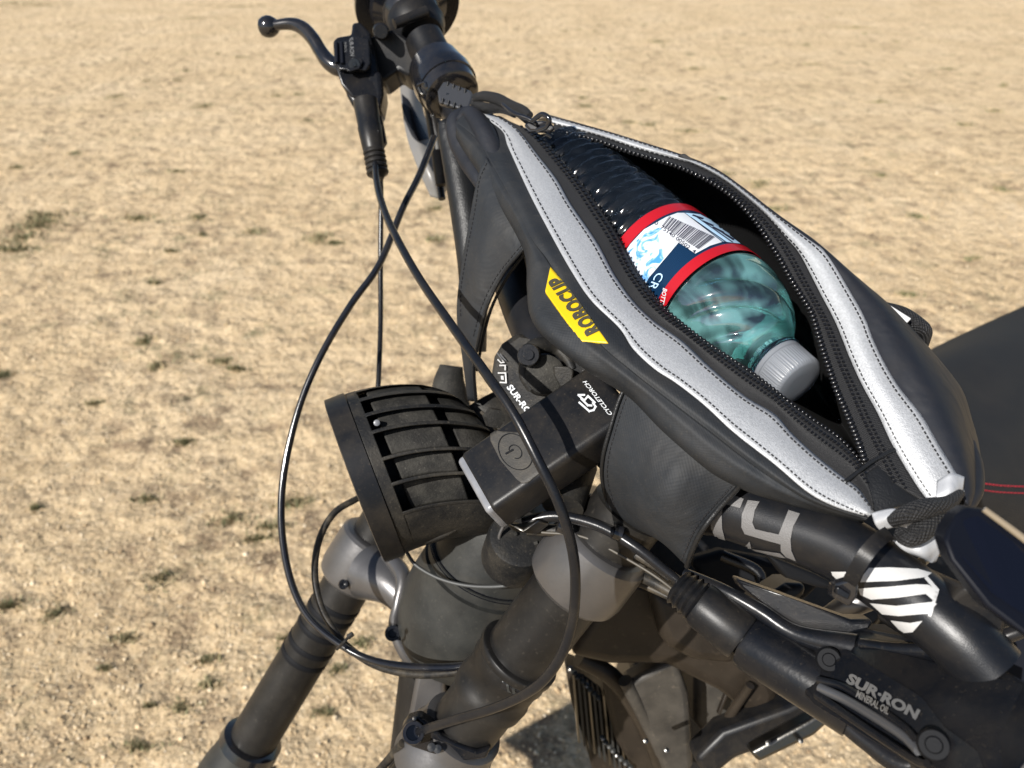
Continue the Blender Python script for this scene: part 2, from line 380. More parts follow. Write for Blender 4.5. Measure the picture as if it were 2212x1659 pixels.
def stone_mat():
    m = bpy.data.materials.new('grit'); m.use_nodes = True; t = m.node_tree; b = t.nodes['Principled BSDF']; b.inputs['Roughness'].default_value = .75
    g = t.nodes.new('ShaderNodeNewGeometry'); r = t.nodes.new('ShaderNodeValToRGB'); e = r.color_ramp.elements; e[0].color = (.24, .16, .09, 1); e[1].color = (.76, .64, .46, 1)
    for p, c in ((.2, (.46, .33, .18)), (.5, (.60, .45, .27)), (.8, (.66, .52, .33))): x = e.new(p); x.color = (*c, 1)
    t.links.new(g.outputs['Random Per Island'], r.inputs[0]); t.links.new(r.outputs[0], b.inputs['Base Color']); return m
# loose grit: small angular stones on the ground, denser near by
bm = bmesh.new(); bmesh.ops.create_icosphere(bm, subdivisions=1, radius=1); iv = np.array([v.co[:] for v in bm.verts]); fi = np.array([[v.index for v in f.verts] for f in bm.faces]); bm.free()
NS = 70000; yy = .45 + 5.2 * rng.random(NS) ** 1.5; xx = (rng.random(NS) - .5) * 2 * (.9 + yy * .85)
szs = .0020 * (1 + rng.exponential(.28, NS)) * (1 + .12 * yy); 
gz = np.array([gh(a, b_) for a, b_ in zip(xx, yy)])
defo = iv[None] * (1 + .6 * (rng.random((NS, 12, 3)) - .5)) * szs[:, None, None] * np.array([1, 1, .62])
an = rng.random(NS) * 6.28; c_, s_ = np.cos(an)[:, None], np.sin(an)[:, None]
X = defo[..., 0] * c_ - defo[..., 1] * s_ + xx[:, None]; Y = defo[..., 0] * s_ + defo[..., 1] * c_ + yy[:, None]; Z = defo[..., 2] + (gz + szs * .25)[:, None]
bulk('gravel', np.stack([X, Y, Z], -1).reshape(-1, 3), (fi[None] + 12 * np.arange(NS)[:, None, None]).reshape(-1, 3), stone_mat(), 'stuff', 'pale sandy grit and small stones strewn over the dry ground', 'gravel')
# low weeds in loose patches
def weed_mat():
    m = bpy.data.materials.new('weeds'); m.use_nodes = True; t = m.node_tree; b = t.nodes['Principled BSDF']; b.inputs['Roughness'].default_value = .7
    g = t.nodes.new('ShaderNodeNewGeometry'); r = t.nodes.new('ShaderNodeValToRGB'); e = r.color_ramp.elements; e[0].color = (.085, .095, .04, 1); e[1].color = (.46, .36, .21, 1)
    x = e.new(.4); x.color = (.15, .15, .07, 1); x = e.new(.7); x.color = (.28, .23, .125, 1)
    t.links.new(g.outputs['Random Per Island'], r.inputs[0]); t.links.new(r.outputs[0], b.inputs['Base Color']); return m
def gpt(x, y):                                       # a pixel of bare ground -> the point it shows
    d = P(x, y, 1) - CAM; k = -1.5 / d.z; return CAM + d * k
spots = [(30, 540, 90), (70, 490, 90), (100, 465, 75), (45, 515, 90), (90, 480, 60), (690, 515, 50), (720, 528, 30), (385, 370, 22), (35, 365, 20), (335, 612, 20), (300, 470, 60), (20, 1310, 60), (500, 1120, 60), (590, 1140, 60), (560, 1165, 50), (620, 1090, 40), (660, 1430, 45), (730, 1450, 35),
         (300, 1610, 70), (620, 1380, 35), (350, 1250, 40), (700, 1540, 45), (120, 1330, 40), (1490, 285, 40), (1560, 380, 35), (1640, 400, 40), (1680, 450, 35), (1400, 270, 22), (1980, 470, 30), (1800, 620, 28), (1960, 640, 30), (2160, 410, 22), (2080, 270, 25), (1360, 265, 22), (1560, 215, 16),
         (520, 125, 22), (650, 130, 30), (750, 125, 20), (420, 40, 60), (90, 12, 160), (30, 8, 120), (520, 15, 60), (1180, 470, 20), (480, 780, 40), (510, 800, 30), (400, 960, 30), (200, 870, 30), (640, 1085, 60), (550, 500, 30), (940, 520, 30), (270, 1380, 40), (450, 1480, 35), (780, 1390, 40), (640, 1510, 30),
         (1000, 480, 18), (1260, 230, 30), (1500, 150, 40), (1750, 140, 30), (1900, 220, 26), (2050, 150, 30), (1420, 90, 40), (1850, 60, 50), (2150, 240, 30), (2100, 560, 22), (1900, 380, 22), (250, 210, 40), (160, 330, 24), (440, 230, 30)]
for _ in range(120):
    gx, gy = random.uniform(-4, 5), 1.0 + 13 * random.random() ** 1.5
    if mn.noise(V((gx * .5, gy * .5, 5))) > -.05:
        q_ = pix((gx, gy, 0)); spots.append((q_[0], q_[1], random.uniform(.02, .07) / q_[2] * F))
bv = []
for (px_, py_, wd) in spots:
    c0 = gpt(px_, py_); dist = (c0 - CAM).dot(FW); R0 = wd / F * dist * .62; el = random.uniform(.25, .9)
    for k in range(int(50 + wd * 2.6)):
        a = random.random() * 6.283; r_ = R0 * abs(random.gauss(0, .75)); x = c0.x + math.cos(a) * r_; y = c0.y + math.sin(a) * r_ * el * 1.2
        hgt = random.uniform(.004, .014) * min(1.8, dist / 1.7); wd2 = random.uniform(.0015, .0035) * min(2.2, dist / 1.7); b_ = random.random() * 6.28
        z = gh(x, y) if y < 17 and abs(x) < 5 else 0; dx, dy = math.cos(b_) * wd2, math.sin(b_) * wd2; lx, ly = random.uniform(-.01, .01), random.uniform(-.01, .01)
        bv += [(x - dx, y - dy, z - .001), (x + dx, y + dy, z - .001), (x + lx, y + ly, z + hgt)]
bv = np.array(bv); bulk('weeds', bv, np.arange(len(bv)).reshape(-1, 3), weed_mat(), 'stuff', 'low grey-green weeds growing in loose patches on the sand', 'weeds')

# ================================================================ BAG
bag = root('handlebar_bag', 'open black vinyl handlebar bag with two silver reflective strips', 'bag', P(1500, 1100, .42))
ctl = [(1021, 234, .54), (1143, 415, .455), (1277, 647, .392), (1461, 826, .353), (1673, 1001, .336), (1875, 1117, .320),
       (1203, 272, .525), (1470, 347, .465), (1653, 463, .425), (1771, 632, .388), (1861, 829, .358), (1976, 1042, .328), (2066, 1023, .328), (1886, 733, .372)]
A_ = np.array([[1, x, y, x * x, x * y, y * y] for x, y, d in ctl]) / np.array([1, 1e3, 1e3, 1e6, 1e6, 1e6]); sol = np.linalg.lstsq(A_, np.array([1 / c[2] for c in ctl]), rcond=None)[0]
def dt(x, y, o=0): return 1 / float(np.dot(np.array([1, x, y, x * x, x * y, y * y]) / np.array([1, 1e3, 1e3, 1e6, 1e6, 1e6]), sol)) + o
def lay(pts, o=0, dx=0, dy=0): return [(p[0] + dx, p[1] + dy, dt(p[0], p[1], o)) for p in pts]
N0 = [(1167, 290), (1209, 341), (1247, 385), (1292, 445), (1332, 505), (1363, 570), (1386, 606), (1433, 665), (1505, 725), (1564, 766), (1591, 784), (1647, 823), (1703, 868), (1760, 910), (1816, 950), (1869, 1009)]
N1 = [(1063, 246), (1113, 275), (1164, 338), (1203, 388), (1232, 439), (1289, 522), (1326, 591), (1368, 650), (1415, 695), (1475, 737), (1534, 793), (1610, 856), (1673, 894), (1708, 933), (1758, 980), (1818, 1028), (1854, 1055), (1889, 1105)]
N2 = [(1015, 236), (1081, 278), (1098, 317), (1143, 415), (1191, 507), (1235, 585), (1277, 647), (1338, 707), (1368, 752), (1415, 796), (1461, 826), (1521, 873), (1586, 933), (1673, 1001), (1744, 1061), (1803, 1093), (1875, 1117)]
S1 = [(985, 262), (1030, 300), (1057, 344), (1113, 445), (1149, 516), (1185, 565), (1230, 650), (1290, 735), (1369, 805), (1450, 868), (1540, 937), (1622, 1001), (1700, 1055), (1760, 1088), (1870, 1124)]
S2 = [(985, 300), (1040, 380), (1080, 450), (1118, 510), (1140, 560), (1142, 620), (1146, 680), (1182, 731), (1262, 796), (1351, 850), (1430, 930), (1520, 1010), (1600, 1055), (1700, 1090), (1860, 1132)]
S3 = [(990, 330), (1045, 400), (1085, 470), (1120, 530), (1136, 575), (1138, 625), (1146, 685), (1188, 740), (1290, 805), (1370, 870), (1450, 950), (1540, 1020), (1620, 1060), (1710, 1090), (1860, 1128)]
F0 = [(1197, 284), (1232, 293), (1292, 308), (1351, 329), (1411, 347), (1470, 366), (1530, 394), (1579, 427), (1624, 472), (1653, 513), (1683, 561), (1707, 605), (1735, 650), (1754, 683), (1774, 750), (1788, 792), (1805, 843), (1827, 894), (1850, 950), (1869, 1005)]
F1 = [(1196, 268), (1292, 293), (1381, 323), (1470, 347), (1505, 357), (1564, 389), (1609, 424), (1653, 463), (1698, 514), (1728, 550), (1771, 632), (1805, 697), (1833, 767), (1861, 829), (1895, 891), (1928, 961), (1976, 1042), (2012, 1092)]
F2 = [(1173, 246), (1232, 263), (1322, 288), (1411, 316), (1505, 348), (1564, 379), (1624, 424), (1683, 469), (1743, 513), (1787, 549), (1838, 632), (1869, 688), (1886, 733), (1914, 790), (1945, 840), (1990, 896), (2030, 964), (2066, 1023), (2084, 1062)]
R1 = [(1175, 250), (1240, 268), (1330, 294), (1420, 324), (1510, 356), (1570, 387), (1632, 434), (1693, 479), (1762, 528), (1840, 598), (1900, 660), (1945, 720), (1983, 780), (2018, 840), (2048, 900), (2072, 960), (2088, 1010), (2096, 1060), (2088, 1095)]
R2 = [(1176, 256), (1240, 272), (1330, 298), (1420, 328), (1510, 360), (1575, 394), (1640, 444), (1700, 487), (1800, 573), (1872, 627), (1914, 660), (1970, 717), (2013, 767), (2052, 815), (2075, 851), (2092, 905), (2108, 964), (2112, 1026), (2092, 1100)]
strip_n = loft([lay(N1, -.0005), lay([((a[0] + b[0]) / 2, (a[1] + b[1]) / 2) for a, b in zip(cat(N1, 18), cat(N2, 18))], -.003), lay(N2, -.0012)], 160, 5)
strip_f = loft([lay(F1, .001), lay([((a[0] + b[0]) / 2, (a[1] + b[1]) / 2) for a, b in zip(cat(F1, 18), cat(F2, 18))], -.0025), lay(F2, 0)], 160, 5)
obj('reflective_strip', strip_n, refl, bag, solid=.0008, label='silver strip along the near lip of the bag')
obj('reflective_strip', strip_f, refl, bag, solid=.0008, label='silver strip along the far lip of the bag')
tn, tf = bvh(strip_n), bvh(strip_f)
def mixl(a, b, t, n=24): a, b = cat(a, n), cat(b, n); return [tuple(p * (1 - t) + q * t) for p, q in zip(a, b)]
st = merge(stitches(mixl(N1, N2, .13, 40), tn, 11, 6.5, 2.2), stitches(mixl(N1, N2, .86, 40), tn, 11, 6.5, 2.0), stitches(mixl(F1, F2, .14, 40), tf, 11, 6.5, 2.0), stitches(mixl(F1, F2, .84, 40), tf, 11, 6.5, 2.0))
obj('strip_stitching', st, thread, bag, kind='stuff', smooth=0)
# near side wall, with a soft bulge where the arm of the bag bends
band = loft([lay(mixl(N1, N2, .8, 17), .0010), lay(mixl(N2, S1, .55, 17), .0008), lay(S1, .0045)], 140, 8)
obj('lip_panel', band, vinyl, bag, solid=.0018, smooth=80)
shell_n = loft([lay(S1, .0050), lay(mixl(S1, S2, .45, 17), .010), lay(S2, .030), lay(S3, .085)], 140, 8)
obj('side_panel', shell_n, vinyl, bag, solid=.0014, smooth=80)
tsn = bvh(merge(shell_n, band))
shell_f = loft([lay(mixl(F1, F2, .8, 18), .0012), lay(R1, .006), lay(R2, .045), lay(R2, .12, -14, 4)], 140, 8)
obj('side_panel', shell_f, vinyl_plain, bag, solid=.0014, smooth=80, label='far side panel, smooth dark vinyl')
# zipper halves
tape_n = loft([lay(N0, .001), lay(mixl(N0, N1, .5, 18), -.0012), lay(N1, .0012)], 160, 5)
tape_f = loft([lay(F0, .001), lay(mixl(F0, F1, .5, 18), -.0006), lay(F1, .0012)], 160, 5)
zn = obj('zipper', tape_n, tape_m, bag, solid=.0011, smooth=80, label='near half of the zipper, teeth on its edge')
zf = obj('zipper', tape_f, tape_m, bag, solid=.0011, smooth=80, label='far half of the zipper, large black teeth')
ttn, ttf = bvh(tape_n), bvh(tape_f)
obj('coil_stitching', merge(stitches(mixl(N0, N1, .22, 40), ttn, 9.5, 5.0, 6, .0010), stitches(mixl(N0, N1, .42, 40), ttn, 9.5, 4, 5, .0008)), teeth_m, zn, kind='stuff', smooth=0)
obj('coil_stitching', merge(stitches(mixl(F0, F1, .45, 40)[12:], ttf, 9.5, 5, 5, .0009), stitches(mixl(F0, F1, .62, 40)[12:], ttf, 9.5, 4, 4, .0008)), teeth_m, zf, kind='stuff', smooth=0)
# one tooth, shared: a bent bead
bm = bmesh.new(); bmesh.ops.create_icosphere(bm, subdivisions=1, radius=1)
for v in bm.verts: v.co = V((v.co.x * 1.0, v.co.y * .62, v.co.z * .75)); v.co.z += .18 * v.co.x ** 2
tooth = bpy.data.meshes.new('zipper_tooth'); bm.to_mesh(tooth); bm.free(); tooth.materials.append(teeth_m); tooth.shade_smooth()
def teeth(line, o, cnt, parent, size, inward, shift):
    a = cat(line, cnt + 2)
    for i in range(1, cnt + 1):
        p = P(a[i][0] + inward[0] * shift, a[i][1] + inward[1] * shift, dt(a[i][0], a[i][1], o)); q = P(a[i + 1][0] + inward[0] * shift, a[i + 1][1] + inward[1] * shift, dt(a[i + 1][0], a[i + 1][1], o))
        T = (q - p).normalized(); Z_ = (CAM - p).normalized(); X_ = T.cross(Z_).normalized(); Z_ = X_.cross(T)
        t_ = bpy.data.objects.new('zipper_tooth', tooth); col.objects.link(t_); t_.parent = parent
        M = Matrix.Translation(p - org(parent)) @ Matrix((X_, T, Z_)).transposed().to_4x4() @ Matrix.Diagonal((size[0], size[1], size[2], 1)); t_.matrix_local = M
teeth(F0, -.0005, 112, zf, (.0019, .0019, .0014), (.1, -.5), 7)
teeth(N0, .0034, 100, zn, (.0013, .0015, .0011), (.5, -.4), 1)
# lining inside
li = loft([lay(N0, .0035), lay(mixl(N0, F0, .06), .035), lay(mixl(N0, F0, .3), .10), lay(mixl(N0, F0, .65), .125), lay(mixl(N0, F0, .93), .07), lay(mixl(N0, F0, .99), .028), lay(F0, .003)], 90, 6)
obj('lining', li, lining, bag, smooth=80)
# near end patch with its seam roll
end_p = loft([[(1822, 1043, dt(1822, 1043, .002)), (1870, 1012, dt(1870, 1012, 0)), (1938, 966, dt(1938, 966, .002))], [(1858, 1072, dt(1858, 1072, .0015)), (1910, 1048, dt(1910, 1048, -.001)), (1962, 1018, dt(1962, 1018, .0015))], [(1888, 1112, dt(1888, 1112, .002)), (1950, 1092, dt(1950, 1092, 0)), (2014, 1096, dt(2014, 1096, .002))]], 30, 8)
obj('end_patch', end_p, leather, bag, solid=.0012); tep = bvh(end_p)
obj('seam_roll', tube([(1826, 1040, dt(1826, 1040, -.0012), 9), (1850, 1022, dt(1850, 1022, -.002), 9), (1885, 996, dt(1885, 996, -.002), 9), (1932, 970, dt(1932, 970, -.0012), 8)], 30, 10), leather, bag)
obj('patch_stitching', stitches([(1838, 1046), (1868, 1024), (1900, 1002), (1940, 980)], tep, 8, 5, 3, .0008), thread, bag, kind='stuff', smooth=0)
# left wing that wraps the bar
wl = loft([[(1050, 338, .490), (1100, 425, .468), (1149, 518, .452)], [(1030, 390, .487), (1064, 470, .468), (1122, 548, .458)], [(1006, 519, .492), (1040, 548, .474), (1086, 593, .470)], [(990, 620, .50), (1022, 642, .484), (1052, 662, .480)], [(987, 690, .508), (1008, 706, .496), (1033, 738, .492)], [(998, 770, .52), (1012, 785, .512), (1024, 795, .510)], [(1010, 865, .54), (1018, 867, .536), (1028, 868, .534)]], 50, 8)
obj('bar_wing', wl, vinyl, bag, solid=.0016, smooth=80, label='far wing of vinyl wrapped round the handlebar'); twl = bvh(wl)
obj('wing_hem', tube([(1149, 518, .450, 7), (1122, 548, .456, 8), (1086, 593, .468, 8), (1052, 662, .478, 8), (1033, 738, .490, 8), (1024, 795, .508, 8), (1028, 868, .532, 8)], 60, 10), leather, bag)
obj('wing_hem', tube([(1150, 524, .456, 6), (1128, 556, .463, 7), (1093, 603, .474, 7), (1060, 670, .485, 7), (1041, 742, .497, 7), (1030, 800, .515, 7)], 60, 10), leather, bag)
obj('wing_stitching', merge(stitches([(1128, 528), (1104, 556), (1070, 600), (1040, 662), (1022, 730)], twl, 10, 6, 2), stitches([(1052, 352), (1036, 390), (1028, 445), (1014, 519), (1001, 590), (995, 640), (996, 690)], twl, 10, 6, 2)), thread, bag, kind='stuff', smooth=0)
# rolls of vinyl at the far corner
obj('corner_roll', tube([(1010, 246, .548, 34), (985, 262, .545, 40), (992, 300, .54, 50), (1012, 345, .53, 46), (1034, 385, .515, 36), (1050, 420, .505, 24)], 50, 24), vinyl_plain, bag, smooth=80)
obj('corner_roll', tube([(990, 262, .537, 16), (1015, 246, .532, 34), (1045, 285, .515, 46), (1070, 345, .500, 44), (1095, 405, .487, 30)], 50, 24), vinyl_plain, bag, smooth=80)
obj('bottom_roll', tube([(958, 262, .575, 26), (968, 290, .575, 44), (990, 370, .57, 62), (1008, 460, .565, 70), (1020, 560, .56, 66), (1024, 660, .56, 58), (1026, 760, .56, 50)], 70, 32), leather, bag, smooth=80, label='shiny leather-look roll under the far end')
# near wing
wr = loft([[(1369, 805, .380), (1450, 868, .364), (1540, 937, .351), (1630, 1005, .341)], [(1340, 860, .383), (1420, 920, .366), (1510, 985, .353), (1592, 1055, .351)], [(1318, 930, .386), (1390, 975, .368), (1470, 1035, .353), (1550, 1100, .358)], [(1303, 990, .392), (1365, 1035, .374), (1440, 1085, .358), (1515, 1145, .362)], [(1303, 1045, .405), (1355, 1085, .388), (1420, 1130, .371), (1495, 1190, .369)], [(1322, 1112, .425), (1370, 1138, .408), (1425, 1168, .392), (1484, 1222, .378)], [(1345, 1118, .46), (1390, 1145, .445), (1440, 1172, .43), (1484, 1216, .415)]], 60, 10)
obj('bar_wing', wr, vinyl, bag, solid=.0016, smooth=80, label='near wing of vinyl wrapped round the handlebar, stitched hem'); twr = bvh(wr)
obj('wing_hem', tube([(1632, 1006, .338, 11), (1592, 1056, .349, 12), (1550, 1102, .356, 12), (1516, 1147, .360, 12), (1494, 1192, .3675, 12), (1484, 1224, .377, 12)], 50, 12), leather, bag)
obj('wing_hem', tube([(1367, 806, .379, 8), (1339, 860, .3815, 9), (1317, 930, .3845, 9), (1302, 990, .3905, 9), (1302, 1045, .404, 9), (1321, 1114, .424, 8)], 50, 12), leather, bag)
obj('wing_stitching', merge(stitches([(1380, 816), (1352, 862), (1330, 930), (1315, 990), (1314, 1040), (1330, 1100)], twr, 10, 6, 2.2), stitches([(1615, 1008), (1576, 1054), (1535, 1098), (1502, 1140), (1482, 1185), (1472, 1210)], twr, 9, 6.5, 2.2)), thread, bag, kind='stuff', smooth=0)
# yellow rubber badge with raised lettering
badge2 = [(1189, 577), (1178, 629), (1220, 688), (1258, 738), (1314, 742), (1272, 683), (1228, 622)]
def sd(x, y, o): h = shot(tsn, x, y); return (x, y, pix(h[0])[2] - o)
bsurf = bvh(loft([[sd(1150, 560, .004), sd(1205, 690, .0035), sd(1270, 790, .004)], [sd(1215, 545, .0022), sd(1290, 665, .0022), sd(1350, 762, .0022)]], 20, 8))
bd = decal(badge2, bsurf, .0003, 7)
bo = obj('badge', bd, yellow, bag, solid=.0022, smooth=60)
tb = bvh(bd)
obj('lettering', text('ROBOCUP.', (1301, 712), (1211, 588), (1268, 730), tb, .0005, bold=.055, shear=.1, cut=4, spacing=1.12), letter_d, bo, smooth=0, kind='stuff', label='dark raised letters reading ROBOCUP')
# webbing, buckle, slider and pull cord at the far tip
obj('webbing_loop', tube([(1025, 212, .530, 18), (1045, 208, .525, 22), (1075, 214, .518, 24), (1105, 228, .510, 22), (1130, 238, .505, 20), (1145, 250, .50, 16)], 40, 12), webbing, bag)
obj('webbing_loop', tube([(1022, 222, .534, 16), (1050, 232, .525, 20), (1080, 232, .52, 16), (1110, 240, .51, 14), (1138, 262, .50, 12)], 40, 12), webbing, bag)
obj('webbing_loop', tube([(1024, 232, .536, 10), (1052, 240, .527, 12), (1084, 240, .52, 10), (1112, 250, .51, 10)], 40, 10), webbing, bag)
bk = plate([(945, 196, .560), (957, 176, .566), (966, 176, .567), (1018, 196, .557), (1022, 206, .554), (1013, 232, .547), (1004, 238, .546), (948, 222, .556)], .007)
bko = obj('buckle', bk, mat('buckle_plastic', (.07, .072, .078), .3, metal=.5, bump=.2, bscale=500), bag, bevel=.0018); tbk = bvh(bk)
rb = []
for i in range(4):
    for (x0, y0) in ((967 + i * 12.5, 183 + i * 5), (956 + i * 12.5, 219 + i * 4.5)):
        h = shot(tbk, x0, y0)
        if h: rb.append(tube([(x0 + 1, y0 - 6, pix(h[0])[2] - .0004, 6), (x0 - 1, y0 + 5, pix(h[0])[2] - .0004, 6)], 6, 10))
obj('grip_rib', merge(*rb), blackp, bko, kind='stuff')
obj('rivet', lathe(P(967, 204, .5575), P(967, 204, .565), [(0, 0), (0, .0011), (.003, .0011)], 12), gloss, bko)
obj('pull_cord', tube([(1085, 225, .500, 7), (1110, 245, .492, 9), (1140, 256, .488, 9), (1160, 268, .486, 8)], 30, 10), gloss, bag)
obj('pull_cord', tube([(1150, 262, .484, 11), (1170, 247, .478, 11), (1186, 256, .475, 11), (1182, 272, .478, 11), (1160, 282, .484, 11)], 40, 14), gloss, bag, label='glossy loop of the zipper pull')
obj('zipper_slider', merge(plate([(1132, 268, .493), (1150, 258, .492), (1188, 262, .487), (1200, 275, .486), (1190, 284, .487), (1145, 282, .492)], .005)), gloss, bag, bevel=.0012)
obj('zipper_stop', tube([(1180, 288, .49, 14), (1192, 296, .49, 12)], 6, 12), gloss, bag)
# side loop with white tab by the seat, small strap beyond
obj('webbing_loop', tube([(1896, 648, .415, 10), (1910, 664, .412, 26), (1950, 680, .408, 34), (1985, 705, .404, 36), (1998, 718, .404, 30), (1998, 745, .41, 16)], 40, 12), webbing, bag, label='black webbing loop on the far side by the seat')
obj('white_tab', plate([(1922, 658, .400), (1970, 688, .396), (1954, 704, .396), (1938, 688, .398), (1920, 670, .400)], .003), white_m, bag, bevel=.0006)
obj('strap_end', plate([(1464, 336, .47), (1478, 330, .468), (1512, 352, .465), (1500, 356, .466)], .006), webbing, bag, bevel=.001)
# knotted strap and silver cloth at the near tip
obj('silver_tail', loft([[(1882, 1108, .318), (1925, 1098, .314), (1962, 1104, .312)], [(1890, 1132, .316), (1930, 1118, .311), (1975, 1128, .309)], [(1902, 1148, .318), (1938, 1140, .314), (1980, 1150, .312)]], 20, 6), silver_cloth, bag, solid=.001, smooth=80)
obj('silver_tail', loft([[(2024, 1038, .322), (2055, 1022, .320), (2084, 1030, .322)], [(2020, 1075, .318), (2055, 1065, .316), (2080, 1060, .320)], [(2012, 1096, .320), (2048, 1090, .318), (2070, 1082, .322)]], 20, 6), silver_cloth, bag, solid=.001, smooth=80)
obj('silver_tail', loft([[(1928, 1168, .318), (1985, 1172, .312), (2030, 1130, .312)], [(1956, 1192, .316), (1995, 1198, .312), (2034, 1180, .314)], [(2000, 1210, .316), (2012, 1216, .316), (2022, 1214, .318)]], 20, 6), silver_cloth, bag, solid=.001, smooth=80)
kn = [tube([(1925, 1128, .306, 26), (1955, 1112, .302, 40), (2000, 1098, .301, 44), (2045, 1088, .304, 34), (2075, 1065, .310, 18)], 40, 16), tube([(1935, 1150, .306, 30), (1965, 1160, .303, 44), (2000, 1140, .302, 46), (2030, 1112, .304, 40), (2060, 1090, .308, 24)], 40, 16)]
for k_ in kn: obj('strap_knot', k_, webbing, bag, smooth=80)
obj('bag_tip', tube([(2086, 960, .36, 40), (2096, 1010, .35, 50), (2092, 1060, .34, 56), (2070, 1100, .33, 44)], 30, 20), vinyl_plain, bag, smooth=80)

# ================================================================ BOTTLE
def cw(x, y, d): return CAM + RT * x - UP * y + FW * d
BA = P(1203, 372, .540); BB = P(1728, 830, .382)
BL = (BB - BA).length; BR = .0366; BT = (BB - BA).normalized()
bot = root('water_bottle', 'clear plastic water bottle with red label and pale cap in the bag', 'bottle', BA)
cyl = lathe(BA, BB, [(0, BR), (BL * .9, BR)], 128); tc_ = bvh(cyl)
def axs(x, y): return (shot(tc_, x, y)[0] - BA).dot(BT)
s1, s2, s3, s4 = axs(1408, 462) - .0022, axs(1416, 477) - .0004, axs(1500, 556) + .0002, axs(1512, 568) + .0018
print('label stations', [round(v, 4) for v in (s1, s2, s3, s4)], 'length', round(BL, 4), 'pix', [tuple(round(c) for c in pix(BA + BT * s)[:2]) for s in (0, .1, BL)])
prof = [(0, 0), (.001, BR * .7), (.004, BR * .93), (.008, BR)]
s = .010
while s < s1 - .003: prof.append((s, BR - .0019 * (.5 - .5 * math.cos(2 * math.pi * s / .0088)) - .0004)); s += .0008
prof += [(s1 - .002, BR - .0012), (s4 + .001, BR - .0012), (s4 + .003, BR - .0004)]
sh0 = s4 + .004; nk = BL - .0235
for i in range(1, 46):
    t = i / 45; s = sh0 + (nk - sh0) * t; r = .0128 + (BR - .0132) * (math.cos(min(1, t * 1.0) * math.pi / 2) ** .55)
    prof.append((s, r))
prof += [(nk + .002, .0126), (nk + .004, .0126), (nk + .0045, .0155), (nk + .0065, .0155), (nk + .007, .0128), (BL - .004, .0125), (BL - .003, 0)]
def swirl(s, an, r):
    if sh0 + .003 < s < nk - .004:
        t = (s - sh0) / (nk - sh0); f = math.sin(math.pi * min(1, t * 1.05)) ** .8
        q = math.sin(3.5 * 2 * (an * 1.0 + t * 2.1)); return r - .0042 * f * (.5 + .5 * q) ** 3
    if .01 < s < s1 - .004:
        return r - .0012 * max(0, math.sin(an * 7 + s * 240)) ** 3
    return r
water = mat('pet_and_water', (.55, .72, .95), .02, trans=.996, ior=1.34, coat=.5)
water_t = mat('pet_shoulder_painted_caustics', (.38, .90, .90), .015, trans=.92, ior=1.34, film=520, coat=1)
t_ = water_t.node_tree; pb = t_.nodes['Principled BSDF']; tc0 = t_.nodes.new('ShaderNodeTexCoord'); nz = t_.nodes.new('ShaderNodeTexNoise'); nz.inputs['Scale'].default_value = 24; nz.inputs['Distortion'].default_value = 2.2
t_.links.new(tc0.outputs['Object'], nz.inputs[0]); mr_ = t_.nodes.new('ShaderNodeMapRange'); mr_.inputs[1].default_value = .40; mr_.inputs[2].default_value = .62; mr_.inputs[3].default_value = .975; mr_.inputs[4].default_value = .78  # patchy diffuse teal paints bright caustic light into the shoulder
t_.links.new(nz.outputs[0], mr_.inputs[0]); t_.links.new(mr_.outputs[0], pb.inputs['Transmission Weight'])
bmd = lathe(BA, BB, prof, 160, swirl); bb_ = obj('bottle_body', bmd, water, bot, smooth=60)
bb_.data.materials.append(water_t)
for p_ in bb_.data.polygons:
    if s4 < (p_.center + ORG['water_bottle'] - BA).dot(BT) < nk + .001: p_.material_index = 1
# wrap label
RL = BR + .0001
lab = lathe(BA, BB, [(s1, RL), (s4, RL)], 128); lab = (lab[0], lab[1][:-2], lab[2]); tl_ = bvh(lab)
def front(q): return (q[0], [f for f in q[1] if ((q[0][f[0]] - BA) - BT * (q[0][f[0]] - BA).dot(BT)).normalized().dot((CAM - BA).normalized()) > -.15], q[2])
lab_o = obj('label', (lathe(BA, BB, [(s2 - .0005, RL - .0003), (s3 + .0005, RL - .0003)], 128)[0], front((lathe(BA, BB, [(s2, RL), (s3, RL)], 128)[0], lathe(BA, BB, [(s2, RL), (s3, RL)], 128)[1][:-2], None))[1], None), blue_l, bot)
for a, b in ((s1, s2), (s3, s4)):
    q = lathe(BA, BB, [(a, RL - .0002), (a + .0001, RL), (b - .0001, RL), (b, RL - .0002)], 128); obj('label_band', front((q[0], q[1][:-2], q[2])), red_l, lab_o)
obj('label_print', decal([(1340, 560), (1362, 527), (1391, 496), (1439, 469), (1463, 460), (1478, 460), (1560, 523), (1534, 531), (1502, 548), (1466, 524), (1402, 600), (1380, 640), (1360, 620)], tl_, .0001, 6), white_l, lab_o, smooth=60)
obj('label_print', decal([(1350, 552), (1375, 520), (1400, 500), (1425, 492), (1452, 515), (1462, 527), (1436, 556), (1402, 600), (1384, 632), (1370, 596)], tl_, .0002, 6), art_m, lab_o, smooth=60)
obj('label_print', decal([(1480, 460), (1512, 463), (1545, 480), (1582, 505), (1612, 528), (1562, 522)], tl_, .0001, 6), ltblue, lab_o, smooth=60)
ln_ = [decal([(1494 + i * 22, 466 + i * 13), (1497 + i * 22, 464 + i * 13), (1520 + i * 22, 472 + i * 15), (1517 + i * 22, 475 + i * 15)], tl_, .0003, 6) for i in range(4)]
ln_ += [decal([(1490 + i, 470), (1493 + i, 470), (1570 + i, 524), (1566 + i, 524)], tl_, .0003, 8) for i in (0, 14)]
for l_ in ln_: obj('facts_line', l_, ink, lab_o, smooth=60)
bars = []; TL, TR, BLq, BRq = map(np.array, ((1446., 468.), (1545., 513.), (1430., 489.), (1510., 540.)))
random.seed(3); u = 0.0; widths = []
